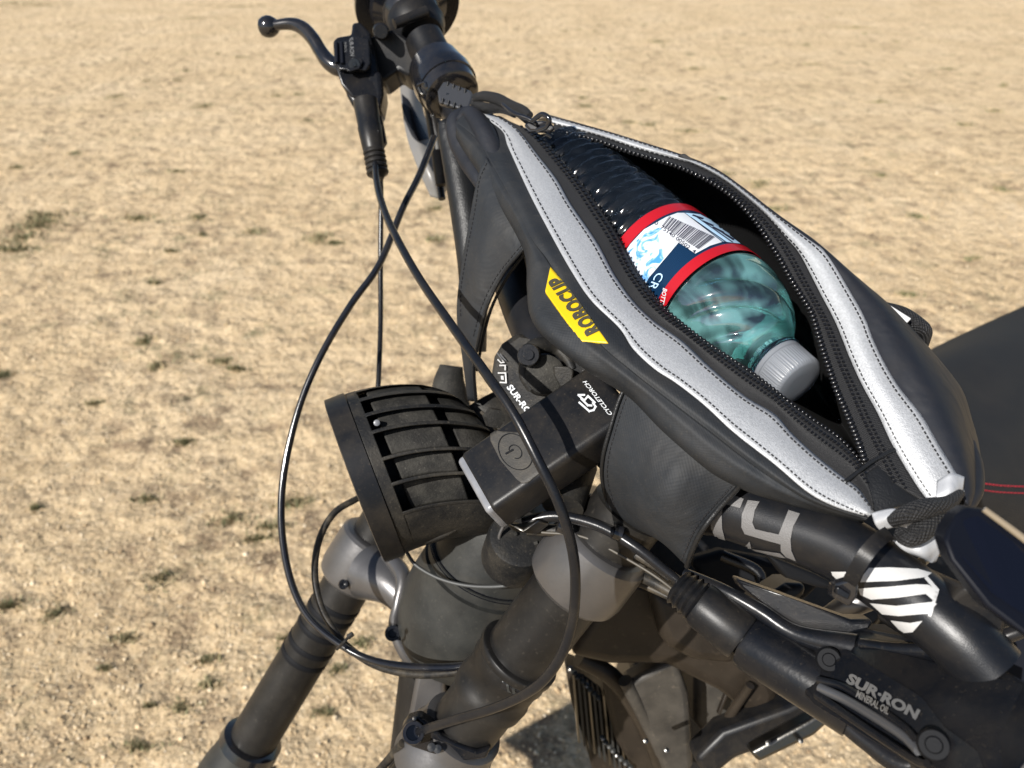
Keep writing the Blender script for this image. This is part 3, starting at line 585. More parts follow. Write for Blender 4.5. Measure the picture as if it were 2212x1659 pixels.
while u < 1:
    w_ = random.choice([.008, .008, .016, .024]); bars.append((u, min(1, u + w_))); u += w_ + random.choice([.010, .012, .018, .024])
bm_ = []
for (u0, u1) in bars:
    q = [TL + (TR - TL) * u0, TL + (TR - TL) * u1, BLq + (BRq - BLq) * u1, BLq + (BRq - BLq) * u0]; bm_.append(decal([tuple(x) for x in q], tl_, .0003, 9))
obj('barcode', merge(*bm_), ink, lab_o, smooth=0, kind='stuff')
obj('barcode_digits', text('0  75140 00502  4', (1413, 484), (1500, 549), (1418, 477), tl_, .0003, cut=5, bold=.01), ink, lab_o, smooth=0, kind='stuff')
obj('lettering', text('BOTTLED AT', (1433, 622), (1418, 690), (1442, 626), tl_, .0003, cut=5, bold=.02), letter_w, lab_o, smooth=0, kind='stuff')
obj('lettering', text('CR', (1420, 588), (1400, 622), (1436, 594), tl_, .0003, cut=4, bold=.0), ltblue, lab_o, smooth=0, kind='stuff')
# cap with knurled skirt
ce = []
def kn_(s, an, r): return r - (.0004 if (.3 < s / .017 < .93 and math.sin(an * 60) > 0) else 0)
cp = lathe(BB - BT * .0175, BB, [(0, .0143), (.0002, .0147), (.0028, .0147), (.0032, .0141), (.0040, .0141), (.0044, .0147), (.0150, .0144), (.0166, .0134), (.0172, .0122), (.0174, .006), (.0175, 0)], 240, kn_)
obj('cap', cp, cap_m, bot, smooth=50)
sun_hit = None

# ================================================================ MOTORBIKE
bike = root('electric_motorbike', 'black electric dirt bike, its handlebar and fork seen from above', 'motorbike', (.12, .62, 0))
# handlebar
bar = tube([(885, 30, .69, 64), (935, 125, .655, 74), (985, 225, .62, 78), (1060, 430, .57, 90), (1150, 700, .50, 104), (1300, 930, .440, 118), (1480, 1068, .393, 134), (1560, 1090, .378, 139), (1668, 1126, .362, 142), (1808, 1178, .342, 142), (1900, 1240, .328, 144), (1962, 1284, .318, 146), (2060, 1365, .305, 148), (2140, 1450, .298, 148)], 200, 48)
baro = obj('handlebar', bar, bar_m, bike, smooth=80); tbar = bvh(bar)
D7 = lambda pts: [(1371.6 + x * .2976, 932.6 + y * .2976) for x, y in pts]
for p in ([(600, 522), (645, 528), (632, 600), (636, 700), (665, 810), (600, 790), (555, 700), (548, 600)], [(602, 516), (690, 455), (790, 490), (765, 555), (650, 524)],
          [(820, 500), (905, 510), (872, 570), (855, 660), (875, 705), (1045, 745), (1115, 572), (1198, 598), (1150, 690), (1132, 780), (1138, 860), (1172, 935), (1098, 905), (1062, 865), (1060, 815), (800, 740), (775, 690), (778, 600)],
          [(835, 792), (848, 845), (1055, 878), (1096, 912), (1060, 908), (840, 852), (795, 836)]):
    for sp_ in split(decal(D7(p), tbar, .0005, 5)): obj('decal', sp_, decal_g, baro, smooth=80)
for p in ([(1428, 1012), (1560, 1015), (1540, 1050), (1490, 1085), (1440, 1040)],
          [(1700, 990), (1850, 988), (2050, 1000), (2150, 1030), (2110, 1060), (1900, 1085), (1640, 1090), (1660, 1040)],
          [(1628, 1135), (1850, 1125), (2040, 1110), (2130, 1115), (2200, 1170), (2180, 1240), (2110, 1180), (1900, 1205), (1720, 1215), (1640, 1180)],
          [(1710, 1240), (1900, 1262), (2150, 1238), (2190, 1250), (2130, 1320), (1920, 1335), (1800, 1320)],
          [(1860, 1365), (2000, 1385), (2090, 1372), (2020, 1450), (1960, 1455), (1920, 1430)],
          [(2118, 1050), (2205, 1150), (2150, 1345), (2128, 1335), (2178, 1160), (2098, 1068)]):
    obj('stripe', decal(D7(p), tbar, .0005, 5), white_m, baro, smooth=80)
# far end: bell, grip flange, throttle
def lat(c0, c1, prof, seg=64):                      # c = (x,y,d); prof distances in metres
    return lathe(P(*c0), P(*c1), prof, seg)
thr = obj('throttle_housing', lat((868, -20, .70), (912, 80, .665), [(0, .02), (.004, .044), (.012, .046), (.020, .044), (.024, .036), (.03, .034), (.034, .026), (.052, .021), (.056, .016)]), gloss, bike)
obj('flange', lat((868, -20, .70), (912, 80, .665), [(.018, .030), (.019, .0475), (.024, .0475), (.026, .030)]), satin, thr)
obj('clamp_boss', tube([(852, 52, .632, 22), (922, 25, .64, 24)], 6, 18), blackp, thr)

obj('clamp_boss', lat((893, 45, .668), (922, 98, .648), [(0, .018), (.002, .0245), (.012, .0250), (.016, .0225), (.022, .0215), (.026, .0185)], 48), blackp, thr)
obj('housing_knob', lat((823, 68, .622), (823, 68, .66), [(0, 0), (0, .0052), (.001, .006), (.02, .007)], 24), satin, thr)
obj('switch_body', merge(plate([(800, 78, .64), (850, 60, .64), (905, 100, .64), (908, 150, .64), (880, 165, .645), (860, 150, .65), (826, 176, .65), (800, 150, .65)], .035)), blackp, bike, bevel=.003)
obj('grip_sleeve', tube([(915, 85, .645, 84), (935, 125, .64, 86), (955, 160, .632, 90)], 12, 40), blackp, bike)
ring = obj('bar_clamp_ring', lat((938, 142, .632), (996, 238, .605), [(0, .019), (.002, .0225), (.016, .0245), (.021, .0255), (.030, .0250), (.0305, .0238), (.033, .0232), (.040, .0225), (.043, .018)]), gloss, bike)
obj('ring_latch', tube([(905, 190, .592, 8), (912, 204, .590, 8), (918, 200, .590, 7)], 10, 10), steel, ring)
obj('ring_latch', tube([(902, 184, .594, 6), (918, 178, .590, 6), (922, 190, .589, 6)], 10, 10), gloss, ring)
# far brake lever and master cylinder
lv = obj('brake_lever', merge(tube([(580, 58, .655, 26), (600, 54, .652, 22), (630, 52, .65, 26), (655, 62, .648, 30), (676, 84, .645, 30), (692, 110, .643, 30), (708, 132, .641, 34), (728, 146, .64, 36), (745, 150, .64, 30)], 70, 20), lathe(P(558, 60, .655), P(606, 55, .655), [(0, 0), (.0005, .0035), (.002, .0065), (.005, .0083), (.0087, .0090), (.012, .0084), (.0155, .0062), (.0175, .004), (.018, 0)], 32)), gloss, bike, smooth=80, label='far brake lever with ball end')
mcp = [(718, 88, .625), (728, 78, .626), (757, 74, .628), (760, 48, .634), (778, 46, .636), (800, 70, .634), (812, 130, .628), (822, 190, .622), (822, 240, .620), (800, 214, .62), (760, 214, .62), (736, 180, .618), (722, 140, .62)]
mc = obj('master_cylinder', plate(mcp, .026), satin, bike, bevel=.003, label='far brake master cylinder with lettered cap')
lid = plate([(722, 90, .6215), (757, 84, .622), (764, 76, .623), (797, 84, .6225), (800, 136, .617), (791, 152, .6155), (733, 150, .6155), (724, 138, .617)], .006); lo = obj('reservoir_cap', lid, satin, mc, bevel=.0012); tlid = bvh(lid)
for (a, b) in (((727, 93), (728, 136)), ((738, 92), (740, 138))): obj('cap_rib', tube([(a[0], a[1], .6205, 8), (b[0], b[1], .6155, 8)], 6, 10), navy_m, lo)
obj('lettering', text('SUR-RON', (754, 76 + 6), (757, 122), (763, 82), tlid, .0006, bold=.02, cut=4), letter_s, lo, smooth=0, kind='stuff', label='cap lettering reading SUR-RON')
obj('lettering', text('MINERAL OIL', (744, 92), (745, 114), (749, 92), tlid, .0006, cut=4), letter_s, lo, smooth=0, kind='stuff')
obj('cap_screw', lat((765, 139, .611), (765, 139, .63), [(0, .0015), (.0012, .0018), (.0012, .0044), (.004, .0048)], 24), gloss, lo)
hx = [(748, 132, .6135), (778, 124, .6145), (784, 132, .6140), (776, 148, .6125), (756, 154, .612), (746, 150, .6125)]
obj('screw_seat', plate(hx, .003), satin, lo, bevel=.0006)
obj('piston_barrel', merge(plate([(732, 150, .622), (822, 150, .625), (828, 200, .622), (820, 245, .62), (800, 236, .62), (765, 236, .62), (748, 205, .62)], .028)), satin, mc, bevel=.004)
bt = [(0, .0095), (.003, .0098), (.022, .0092), (.023, .0097), (.042, .0085)]
s = .043
for i in range(5): bt += [(s, .0082), (s + .0015, .0088), (s + .003, .0082), (s + .0035, .0070)]; s += .0042
bt += [(s, .006), (s + .003, .004)]
obj('hose_boot', lathe(P(789, 218, .612), P(812, 352, .604), bt, 40), blackp, mc)
obj('hose_clip', plate([(812, 240, .61), (824, 250, .61), (834, 305, .61), (824, 318, .61), (816, 300, .61)], .008), satin, mc, bevel=.001)
# grey guard beyond the bar
gg = loft([[(862, 165, .78), (885, 160, .775), (905, 190, .78)], [(868, 230, .76), (892, 240, .755), (918, 250, .77)], [(880, 300, .745), (912, 310, .74), (940, 300, .76)], [(905, 370, .735), (935, 375, .73), (958, 350, .75)], [(930, 425, .735), (950, 428, .735), (966, 410, .75)]], 24, 8)
ggo = obj('hand_guard', gg, grey_guard, bike, solid=.003, smooth=80); tgg = bvh(gg)
for sp_ in split(decal([(864, 200), (882, 215), (905, 262), (925, 300), (905, 306), (880, 262), (866, 228)], tgg, .0006, 6)): obj('guard_band', sp_, satin, ggo, smooth=80)
obj('guard_arm', tube([(905, 150, .70, 16), (925, 240, .71, 16), (940, 330, .71, 18), (955, 430, .70, 16)], 30, 14), satin, bike)
obj('guard_arm', tube([(930, 235, .69, 24), (944, 290, .69, 34), (952, 350, .69, 36), (955, 400, .69, 28)], 30, 14), fork_m, bike)
# hoses and cables
def hose(keys, m=hose_m, n=160, label=None, name='hose'): return obj(name, tube(keys, n, 16), m, bike, smooth=80, label=label)
hose([(810, 345, .604, 14), (815, 400, .565, 15), (832, 460, .525, 16), (860, 520, .488, 17), (905, 600, .452, 18), (970, 695, .415, 20), (1045, 800, .380, 22), (1110, 895, .364, 23), (1165, 1000, .357, 23.5), (1208, 1090, .358, 24), (1235, 1180, .364, 24), (1243, 1260, .372, 23), (1236, 1345, .382, 23), (1210, 1420, .392, 23), (1160, 1482, .405, 22), (1080, 1525, .425, 21), (980, 1556, .45, 21), (905, 1580, .472, 20)], hose_m, 260, label='thick brake hose looping over the torch and round the near fork leg')
hose([(870, 1605, .49, 18), (840, 1640, .51, 18), (800, 1690, .54, 18), (780, 1740, .57, 16)], hose_d)
hose([(818, 330, .62, 12), (823, 420, .63, 11.5), (822, 560, .63, 11), (822, 700, .62, 11), (817, 835, .60, 11), (812, 900, .60, 9)], hose_m, 60, name='cable')
hose([(938, 296, .64, 15), (905, 380, .62, 15), (870, 450, .60, 15), (820, 570, .58, 15), (760, 655, .57, 15), (700, 755, .56, 15), (655, 855, .555, 15), (625, 960, .55, 15.5), (609, 1060, .545, 16), (610, 1160, .54, 16), (630, 1260, .535, 16), (668, 1335, .53, 16), (735, 1392, .525, 15), (800, 1425, .52, 16), (880, 1440, .52, 17), (960, 1442, .52, 18), (1020, 1436, .52, 18)], gloss, 240, name='cable')
hose([(800, 1062, .60, 14), (770, 1078, .59, 14), (722, 1108, .58, 15), (690, 1165, .57, 15), (680, 1235, .555, 15), (692, 1305, .545, 15), (722, 1362, .535, 15), (760, 1405, .53, 16), (820, 1440, .53, 17), (900, 1456, .53, 19), (980, 1452, .53, 19), (1030, 1440, .53, 18)], hose_d, 160, name='cable')
tie = obj('cable_tie', merge(tube([(728, 1402, .515, 7), (742, 1388, .508, 7), (756, 1372, .511, 7)], 12, 8), tube([(752, 1376, .508, 12), (762, 1369, .508, 11)], 5, 8)), blackp, bike, label='small tie joining the two cables')
obj('wire_hoop', tube([(878, 1192, .53, 8), (900, 1222, .525, 8), (950, 1250, .52, 8), (1010, 1265, .515, 8.5), (1075, 1267, .512, 9), (1120, 1258, .51, 9), (1150, 1245, .508, 9), (1158, 1222, .508, 9), (1152, 1205, .508, 10), (1164, 1196, .508, 12)], 80, 12), wire_m, bike)
# fork legs (upper tubes, clamps, collars)
NA, NB = P(1300, 1180, .442), P(960, 1625, .505); fd = (NB - NA).normalized()
nf = obj('fork_leg', lathe(NA - fd * .03, NA + fd * .9, [(0, .020), (.001, .0222), (.30, .0222), (.301, .0265), (.9, .0265)], 64), fork_m, bike, label='near fork leg, dusty grey tube')
def ringl(name, A, d, s0, s1_, r, m, parent, e=.002, label=None, seg=64): return obj(name, lathe(A + d * s0, A + d * s1_, [(0, r - e), (e * .5, r - e * .3), (e, r), (s1_ - s0 - e, r), (s1_ - s0 - e * .5, r - e * .3), (s1_ - s0, r - e)], seg), m, parent, label=label)
def sat(x, y):                                       # station on near leg axis nearest a pixel
    best = min((abs(pix(NA + fd * (k * .001))[0] - x) + abs(pix(NA + fd * (k * .001))[1] - y), k * .001) for k in range(-60, 320)); return best[1]
c1 = sat(1080, 1420); ringl('fork_collar', NA, fd, c1 - .006, c1, .0262, fork_m, nf, .001)
col2 = lathe(NA + fd * c1, NA + fd * (c1 + .034), [(0, .0248), (.008, .0252), (.010, .0240), (.024, .0238), (.026, .0250), (.034, .0245)], 64); co = obj('fork_collar', col2, fork_m, nf); tco = bvh(col2)
D2 = lambda pts: [(823 + x * .2976, 1165.3 + y * .2976) for x, y in pts]
obj('badge', decal(D2([(935, 972), (1062, 1050), (1030, 1110), (990, 1140), (865, 1075), (880, 1030)]), tco, .0005, 6), satin, co, smooth=60)
obj('badge_mark', merge(*[decal(D2(p), tco, .0012, 5) for p in ([(905, 1020), (925, 1022), (935, 1090), (950, 1105), (920, 1100)], [(945, 1030), (960, 1040), (975, 1100), (1010, 1108), (955, 1112)], [(985, 1050), (1000, 1058), (1025, 1092), (1000, 1090)])]), can_m, co, smooth=60, kind='stuff')
obj('fork_collar', lathe(NA + fd * (sat(990, 1540) + .012), NA + fd * (sat(990, 1540) + .05), [(0, .0235), (.002, .027), (.014, .028), (.02, .031), (.04, .031)], 64), clamp_m, nf)
FA, FB = P(818, 1150, .66), P(545, 1600, .70); ffd = (FB - FA).normalized()
ff = obj('fork_leg', lathe(FA - ffd * .05, FA + ffd * .95, [(0, .021), (.40, .0222), (.401, .0290), (.95, .029)], 64), fork_m, bike, label='far fork leg, blurred grey tube')
e_ = (FB - FA).length
obj('fork_guard', lathe(FA + ffd * (e_ + .004), FA + ffd * (e_ + .5), [(0, .0228), (.002, .0262), (.02, .0280), (.03, .0300), (.12, .033), (.5, .034)], 48), can_m, ff)
obj('fork_guard', lathe(FA + ffd * (e_ - .004), FA + ffd * (e_ + .010), [(0, .0228), (.002, .0275), (.010, .0285)], 48), gloss, ff)
# lower clamps (cast metal)
def clampring(A, d, s0, s1_, r, name='fork_clamp', label=None):
    return obj(name, lathe(A + d * s0, A + d * s1_, [(0, .0222), (.0004, .0255), (.0014, r - .003), (.004, r - .001), (.012, r - .0004), (s1_ - s0 - .010, r), (s1_ - s0 - .004, r - .0012), (s1_ - s0 - .001, r - .004), (s1_ - s0, .0225)], 96), clamp_m, bike, label=label, smooth=22)
clampring(FA, ffd, .003, .052, .0305, label='far cast fork clamp')
clampring(NA, fd, -.006, .034, .0300, label='near cast fork clamp')
obj('clamp_bridge', tube([(800, 1235, .635, 120), (850, 1265, .615, 90), (905, 1330, .60, 60), (960, 1400, .595, 60)], 24, 24), clamp_m, bike, smooth=80)
obj('clamp_bridge', tube([(838, 1200, .62, 34), (870, 1245, .60, 36), (860, 1300, .59, 22), (852, 1350, .59, 26), (870, 1400, .59, 30), (905, 1440, .595, 40)], 40, 18), clamp_m, bike, smooth=80)
obj('clamp_bridge', tube([(1200, 1240, .50, 60), (1150, 1215, .53, 50), (1110, 1190, .55, 50)], 16, 20), clamp_m, bike, smooth=80)
obj('bolt_eye', lat((848, 1368, .575), (851, 1362, .60), [(.004, 0), (.0039, .003), (0, .0034), (0, .0058), (.02, .0062)], 20), satin, bike)
for (x, y, d) in ((742, 1262, .615), (1215, 1235, .428)): obj('pinch_bolt', lat((x, y, d), (x, y, d + .02), [(0.001, 0), (0, .0022), (0, .0036), (.001, .0040), (.012, .0042)], 20), satin, bike)
for s_ in (.072, .082, .100, .118, .131): obj('wear_ring', lathe(FA + ffd * s_, FA + ffd * (s_ + .005), [(0, .02185), (.0004, .02205), (.0046, .02205), (.005, .02185)], 48), matte, ff)
# head cover: upper cone, groove, bowl
HA, HB = P(1105, 1105, .545), P(965, 1410, .605); hd = (HB - HA).normalized(); hl = (HB - HA).length
hp = [(0, .034), (.012, .038), (.040, .043), (.0405, .0455), (.047, .0460), (.0475, .0440), (.0495, .0440), (.0500, .0470), (.056, .0475), (.060, .048), (.075, .0505), (.085, .0515), (.100, .0505), (.115, .047), (.128, .040), (.135, .030), (.137, .02)]
hc = obj('head_cover', lathe(HA, HB, [(a * hl / .137, b_) for a, b_ in hp], 96), can_m, bike, smooth=25)
obj('cover_groove', lathe(HA, HB, [(.040 * hl / .137, .0440), (.0415 * hl / .137, .0462), (.043 * hl / .137, .0440)], 96), satin, hc)
obj('head_tube', lathe(P(960, 1430, .60), P(920, 1700, .66), [(0, .03), (.01, .034), (.3, .034)], 40), fork_m, bike)
obj('lower_fork_bracket', plate([(905, 1420, .565), (960, 1440, .56), (965, 1560, .57), (920, 1659, .58), (885, 1690, .58), (880, 1560, .575)], .03), clamp_m, bike, bevel=.004)
# key barrel under the torch
kb = obj('ignition_barrel', merge(lat((1125, 1160, .475), (1108, 1205, .50), [(0, .016), (.001, .0190), (.006, .0205), (.03, .021)], 48)), dusty, bike)
obj('barrel_rim', tube([(1090, 1130, .47, 8), (1078, 1165, .473, 8), (1092, 1205, .478, 8), (1130, 1222, .48, 8), (1158, 1205, .48, 8), (1168, 1175, .475, 8)], 50, 10), clamp_m, kb)
obj('barrel_core', lat((1128, 1165, .478), (1118, 1190, .5), [(0, 0), (.0, .011), (.001, .012), (.002, .012)], 40), gloss, kb)
for i in range(6): 
    a = i * 1.05; obj('rim_lug', tube([(1128 + 34 * math.cos(a), 1172 + 28 * math.sin(a), .474, 9), (1128 + 26 * math.cos(a), 1174 + 22 * math.sin(a), .4745, 9)], 5, 8), dusty2, kb)
# hose bracket on the near leg
hb = obj('hose_bracket', plate([(868, 1572, .478), (880, 1556, .476), (905, 1549, .474), (926, 1562, .473), (955, 1590, .471), (990, 1608, .470), (1030, 1622, .470), (1062, 1612, .474), (1050, 1640, .472), (1000, 1645, .472), (940, 1632, .474), (890, 1615, .478), (868, 1600, .480)], .012), satin, bike, bevel=.002)
obj('bracket_eye', lat((893, 1583, .466), (893, 1583, .48), [(.006, 0), (.006, .0040), (0, .0045), (0, .0064), (.001, .0070), (.016, .0070)], 24), gloss, hb)
for (x, y, r) in ((895, 1552, 4.5), (932, 1614, 9), (945, 1618, 9)): obj('bracket_screw', lat((x, y, .468), (x, y, .49), [(0, 0), (.0002, r * .46 / F), (.001, r * .47 / F), (.008, r * .47 / F)], 16), steel, hb)
# handlebar clamp and stem seen through the gap of the bag
st_p = plate([(1062, 810, .468), (1068, 770, .470), (1085, 742, .474), (1120, 718, .478), (1150, 730, .478), (1180, 752, .472), (1225, 790, .462), (1262, 826, .452), (1240, 850, .450), (1235, 930, .448), (1170, 960, .452), (1100, 900, .458), (1070, 850, .462)], .04); sto = obj('stem_clamp', st_p, dusty, bike, bevel=.003); tst = bvh(st_p)
obj('clamp_arch', tube([(1148, 842, .448, 18), (1132, 812, .448, 22), (1135, 778, .450, 26), (1150, 752, .452, 34), (1180, 745, .456, 36), (1205, 755, .458, 28), (1225, 775, .455, 24), (1238, 800, .452, 20)], 60, 18), dusty, sto, smooth=80)
obj('clamp_bolt', lat((1141, 766, .436), (1146, 770, .46), [(0, .003), (.0015, .0032), (.0015, .006), (.004, .0065), (.01, .007)], 32), satin, sto)
obj('top_cap', lat((1178, 808, .444), (1170, 820, .475), [(0, 0), (.0003, .0105), (.001, .0115), (.02, .0125)], 48), dusty2, sto)
obj('top_cap', plate([(1195, 790, .442), (1230, 792, .440), (1240, 800, .440), (1238, 822, .441), (1212, 842, .443), (1196, 812, .444)], .01), dusty, sto, bevel=.0012)
D6 = lambda pts: [(1015 + x * .2976, 686 + y * .2976) for x, y in pts]
obj('lettering', text('SUR-RON', (1094, 838), (1150, 912), (1104, 828), tst, .0006, bold=.03, shear=.2, cut=4), letter_w, sto, smooth=0, kind='stuff', label='white lettering reading SUR-RON')
mk = []
for q in ([(205, 400), (265, 400), (270, 480), (215, 478), (215, 468), (258, 470), (254, 410), (205, 410)], [(225, 425), (245, 425), (248, 455), (228, 452)], [(215, 345), (262, 345), (262, 385), (252, 385), (252, 355), (215, 355)], [(200, 310), (225, 335), (255, 330), (250, 322), (228, 326), (205, 302)], [(195, 260), (240, 322), (246, 318), (202, 256)], [(215, 270), (252, 312), (268, 318), (262, 308), (222, 262)]): mk.append(decal(D6(q), tst, .0006, 5))
obj('emblem', merge(*mk), letter_s, sto, smooth=0, kind='stuff')
obj('lettering', text('31.8', (1257, 801), (1266, 816), (1263, 797), bvh(plate([(1230, 770, .452), (1290, 770, .452), (1290, 840, .445), (1240, 840, .445)], .004)), .0006, cut=4), letter_s, sto, smooth=0, kind='stuff')
obj('stem_block', plate([(1225, 770, .454), (1290, 768, .452), (1300, 830, .446), (1240, 842, .446)], .03), dusty, sto, bevel=.002)
obj('gaiter', tube([(975, 790, .60, 50), (970, 840, .60, 74), (985, 900, .60, 80), (1040, 950, .58, 80)], 24, 20), dusty2, bike, smooth=80)
obj('stem_post', tube([(1040, 870, .56, 120), (1090, 960, .555, 150), (1120, 1080, .55, 150)], 20, 32), dusty, bike, smooth=80)
for (x0, y0, x1_, y1_) in ((1040, 890, 1072, 930), (1060, 900, 1085, 955), (1240, 1050, 1260, 1100)): obj('wire', tube([(x0, y0, .50, 8), ((x0 + x1_) / 2 + 6, (y0 + y1_) / 2, .495, 8), (x1_, y1_, .50, 8)], 20, 8), hose_d, bike)
obj('lamp_bolt', lat((1072, 905, .468), (1062, 900, .48), [(0, .0035), (.0005, .0062), (.010, .0066)], 6), dusty2, bike)
obj('valve_stub', lat((1243, 1040, .44), (1262, 1080, .438), [(0, .0025), (.0005, .004), (.006, .0048), (.010, .0042), (.013, .003)], 20), steel, bike)
# ---------------------------------------------------------------- headlight
Cb = P(808.8, 1022.7, .515); ry_ = (Cb - CAM).normalized(); Vd = P(874.5, 1195.5, .515) - P(743.2, 850.2, .515); Vd = (Vd - ry_ * Vd.dot(ry_)).normalized(); Ax = ry_.cross(Vd).normalized()
if Ax.x < 0: Ax = -Ax
Nn = Vd.cross(Ax).normalized()
if Nn.dot(CAM - Cb) < 0: Nn = -Nn
RH = .0573
hl_ = obj('headlight', lathe(Cb - Ax * .0142, Cb + Ax, [(0, .0545), (.0004, .0568), (.0006, .0575), (.0139, .0578), (.0142, .0570), (.0146, .0562), (.02, .0560)], 128), blackp, bike, label='round black LED headlamp with deep cooling fins, seen from the side')
obj('lens', lathe(Cb - Ax * .0142, Cb, [(.0010, 0), (.0008, .0545)], 64), lens_m, hl_)
RT_ = [(0, .0568), (.035, .0556), (.052, .0545), (.064, .0510), (.0737, .0440), (.079, .035), (.083, .024), (.086, .008)]
def RA(a): return float(np.interp(a, [q[0] for q in RT_], [q[1] for q in RT_]))
def DR(a): return 3.9 * a * a
def slab(v0, v1, a0, a1, drop, back, na=16, nv=1, d2=None):
    vs, fs = [], []
    for i in range(na + 1):
        a = a0 + (a1 - a0) * i / na; R = RA(a); dd = drop if d2 is None else drop + (d2 - drop) * i / na
        for k in range(nv + 1):
            v = max(-R * .985, min(R * .985, v0 + (v1 - v0) * k / nv)); h = max(.002, math.sqrt(max(1e-6, R * R - v * v)) - dd)
            base = Cb + Ax * a + Vd * (v + DR(a)); vs += [base + Nn * h, base + Nn * (h - back)]
    w_ = 2 * (nv + 1)
    for i in range(na):
        for k in range(nv):
            q = i * w_ + 2 * k; fs += [(q, q + w_, q + w_ + 2, q + 2), (q + 1, q + 3, q + w_ + 3, q + w_ + 1)]
        q = i * w_; fs.append((q, q + 1, q + w_ + 1, q + w_)); q += 2 * nv; fs.append((q, q + w_, q + w_ + 1, q + 1))
    for k in range(nv): fs += [(2 * k, 2 * k + 2, 2 * k + 3, 2 * k + 1), (na * w_ + 2 * k, na * w_ + 2 * k + 1, na * w_ + 2 * k + 3, na * w_ + 2 * k + 2)]
    me = bmesh.new(); vv_ = [me.verts.new(v) for v in vs]
    for f in fs: me.faces.new([vv_[i] for i in f])
    bmesh.ops.recalc_face_normals(me, faces=me.faces[:]); me.verts.index_update(); r = ([v.co.copy() for v in me.verts], [tuple(v.index for v in f.verts) for f in me.faces], None); me.free(); return r
obj('lamp_core', slab(-.053, .053, -.001, .080, .022, .02, 10, 8), dusty, hl_)
obj('lamp_shell', slab(-.0558, .0558, .0, .0078, -.0002, .016, 4, 16), dusty, hl_, bevel=.0006)
fv = [-.0550, -.0471, -.0359, -.0241, -.0065, .0098, .0289]
for i, v in enumerate(fv):
    obj('fin', slab(v - .0011, v + .0012, .0070, .0845, -.0002, .030), dusty, hl_, bevel=.0006)
    if i < len(fv) - 1:
        n_ = fv[i + 1]
        obj('heat_sink_block', slab(v + .0010, n_ - .0010, .0135, .0490, .0075 + .0010 * i / 5, .03, 8, 4), dusty2, hl_, bevel=.0012)
        obj('heat_sink_block', slab(v + .0010, n_ - .0010, .0560, .0830, .0135, .02, 8, 4, .008), dusty2, hl_, bevel=.0008)
obj('lamp_shell', slab(.0285, .0557, .0, .066, .0004, .02, 12, 8), dusty, hl_, bevel=.0008)
obj('vent_screw', lathe(Cb + Ax * .0122 + Vd * -.0285 + Nn * .047, Cb + Ax * .0122 + Vd * -.0285 + Nn * .03, [(0, .0016), (.0003, .0020), (.008, .0020)], 12), lens_m, hl_)
obj('bracket_arm', tube([(905, 1172, .50, 14), (960, 1152, .497, 18), (1020, 1112, .492, 24), (1060, 1085, .488, 26), (1100, 1060, .488, 28)], 30, 14), dusty, hl_, smooth=80)
obj('pin', tube([(887, 1160, .492, 9), (900, 1164, .492, 7), (910, 1158, .492, 8)], 12, 8), gold, hl_)
# ---------------------------------------------------------------- torch on the bar
torch = root('cycle_torch', 'black rectangular bicycle torch with power button clamped in front of the bar', 'bike light', P(1180, 1000, .42))
T1, T2, T3, T4 = P(998, 976, .425), P(1268, 800, .425), P(1372, 876, .398), P(1074, 1092, .398)
tcn = (T1 + T2 + T3 + T4) / 4; ex = ((T2 - T1) + (T3 - T4)).normalized(); ey = (T4 - T1); ey = (ey - ex * ey.dot(ex)).normalized(); ez = ex.cross(ey).normalized()
if ez.dot(CAM - tcn) < 0: ez = -ez
def rbox(c, hx_, hy_, hz_, r=.003, seg=4, lens_bulge=0):
    bm = bmesh.new(); bmesh.ops.create_cube(bm, size=2)
    for v in bm.verts: v.co = V((v.co.x * hx_, v.co.y * hy_, v.co.z * hz_))
    bmesh.ops.bevel(bm, geom=bm.edges[:] , offset=r, segments=seg, affect='EDGES', profile=.5)
    bm.verts.index_update(); M = Matrix((ex, ey, ez)).transposed()
    r_ = ([c + M @ v.co for v in bm.verts], [tuple(v.index for v in f.verts) for f in bm.faces], None)
    if M.determinant() < 0: r_ = (r_[0], [f[::-1] for f in r_[1]], None)
    bm.free(); return r_
hx_ = (T2 - T1).length / 2 + .004; hy_ = (T4 - T1).length / 2 + .0005; tcn = tcn - ex * .001
topb = rbox(tcn - ez * .0125, hx_, hy_, .0125, .004, 5); tob = obj('body', topb, blackp, torch, smooth=50); tt_ = bvh(topb)
obj('lower_body', rbox(tcn - ez * .015 + ex * .002, hx_ - .001, hy_ - .0015, .0135, .005, 5), gloss, torch, smooth=50)
obj('lens', rbox(tcn - ez * .0130 - ex * (hx_ - .0015), .0042, hy_ - .0012, .0120, .003, 4), lens_m, torch, smooth=50)
D5 = lambda pts: [(658.3 + x * .2976, 768 + y * .2976) for x, y in pts]
but = decal(D5([(1350, 575), (1390, 550), (1560, 560), (1620, 620), (1725, 790), (1725, 840), (1620, 925), (1580, 930), (1540, 900), (1420, 760), (1350, 620)]), tt_, .0006, 8)
bto = obj('power_button', but, mat('button_rubber', (.035, .033, .030), .6, bump=.3, dust=.2, dcol=(.2, .17, .12)), torch, solid=.001, smooth=50); tbu = bvh(but)
def ring_px(cx, cy, rx, ry, rot, w_, tree, off, a0=0, a1=6.2832, n=40):
    q1, q2 = [], []
    for i in range(n + 1):
        a = a0 + (a1 - a0) * i / n
        for r_, q in ((1, q1), (1 - w_, q2)):
            X_, Y_ = rx * r_ * math.cos(a), ry * r_ * math.sin(a); q.append((cx + X_ * math.cos(rot) - Y_ * math.sin(rot), cy + X_ * math.sin(rot) + Y_ * math.cos(rot)))
    pts = q1 + q2; tr = [(i, i + 1, n + 1 + i + 1, n + 1 + i) for i in range(n)]; return decal(pts, tree, off, 8, tr)
bm_c = D5([(1530, 700)])[0]
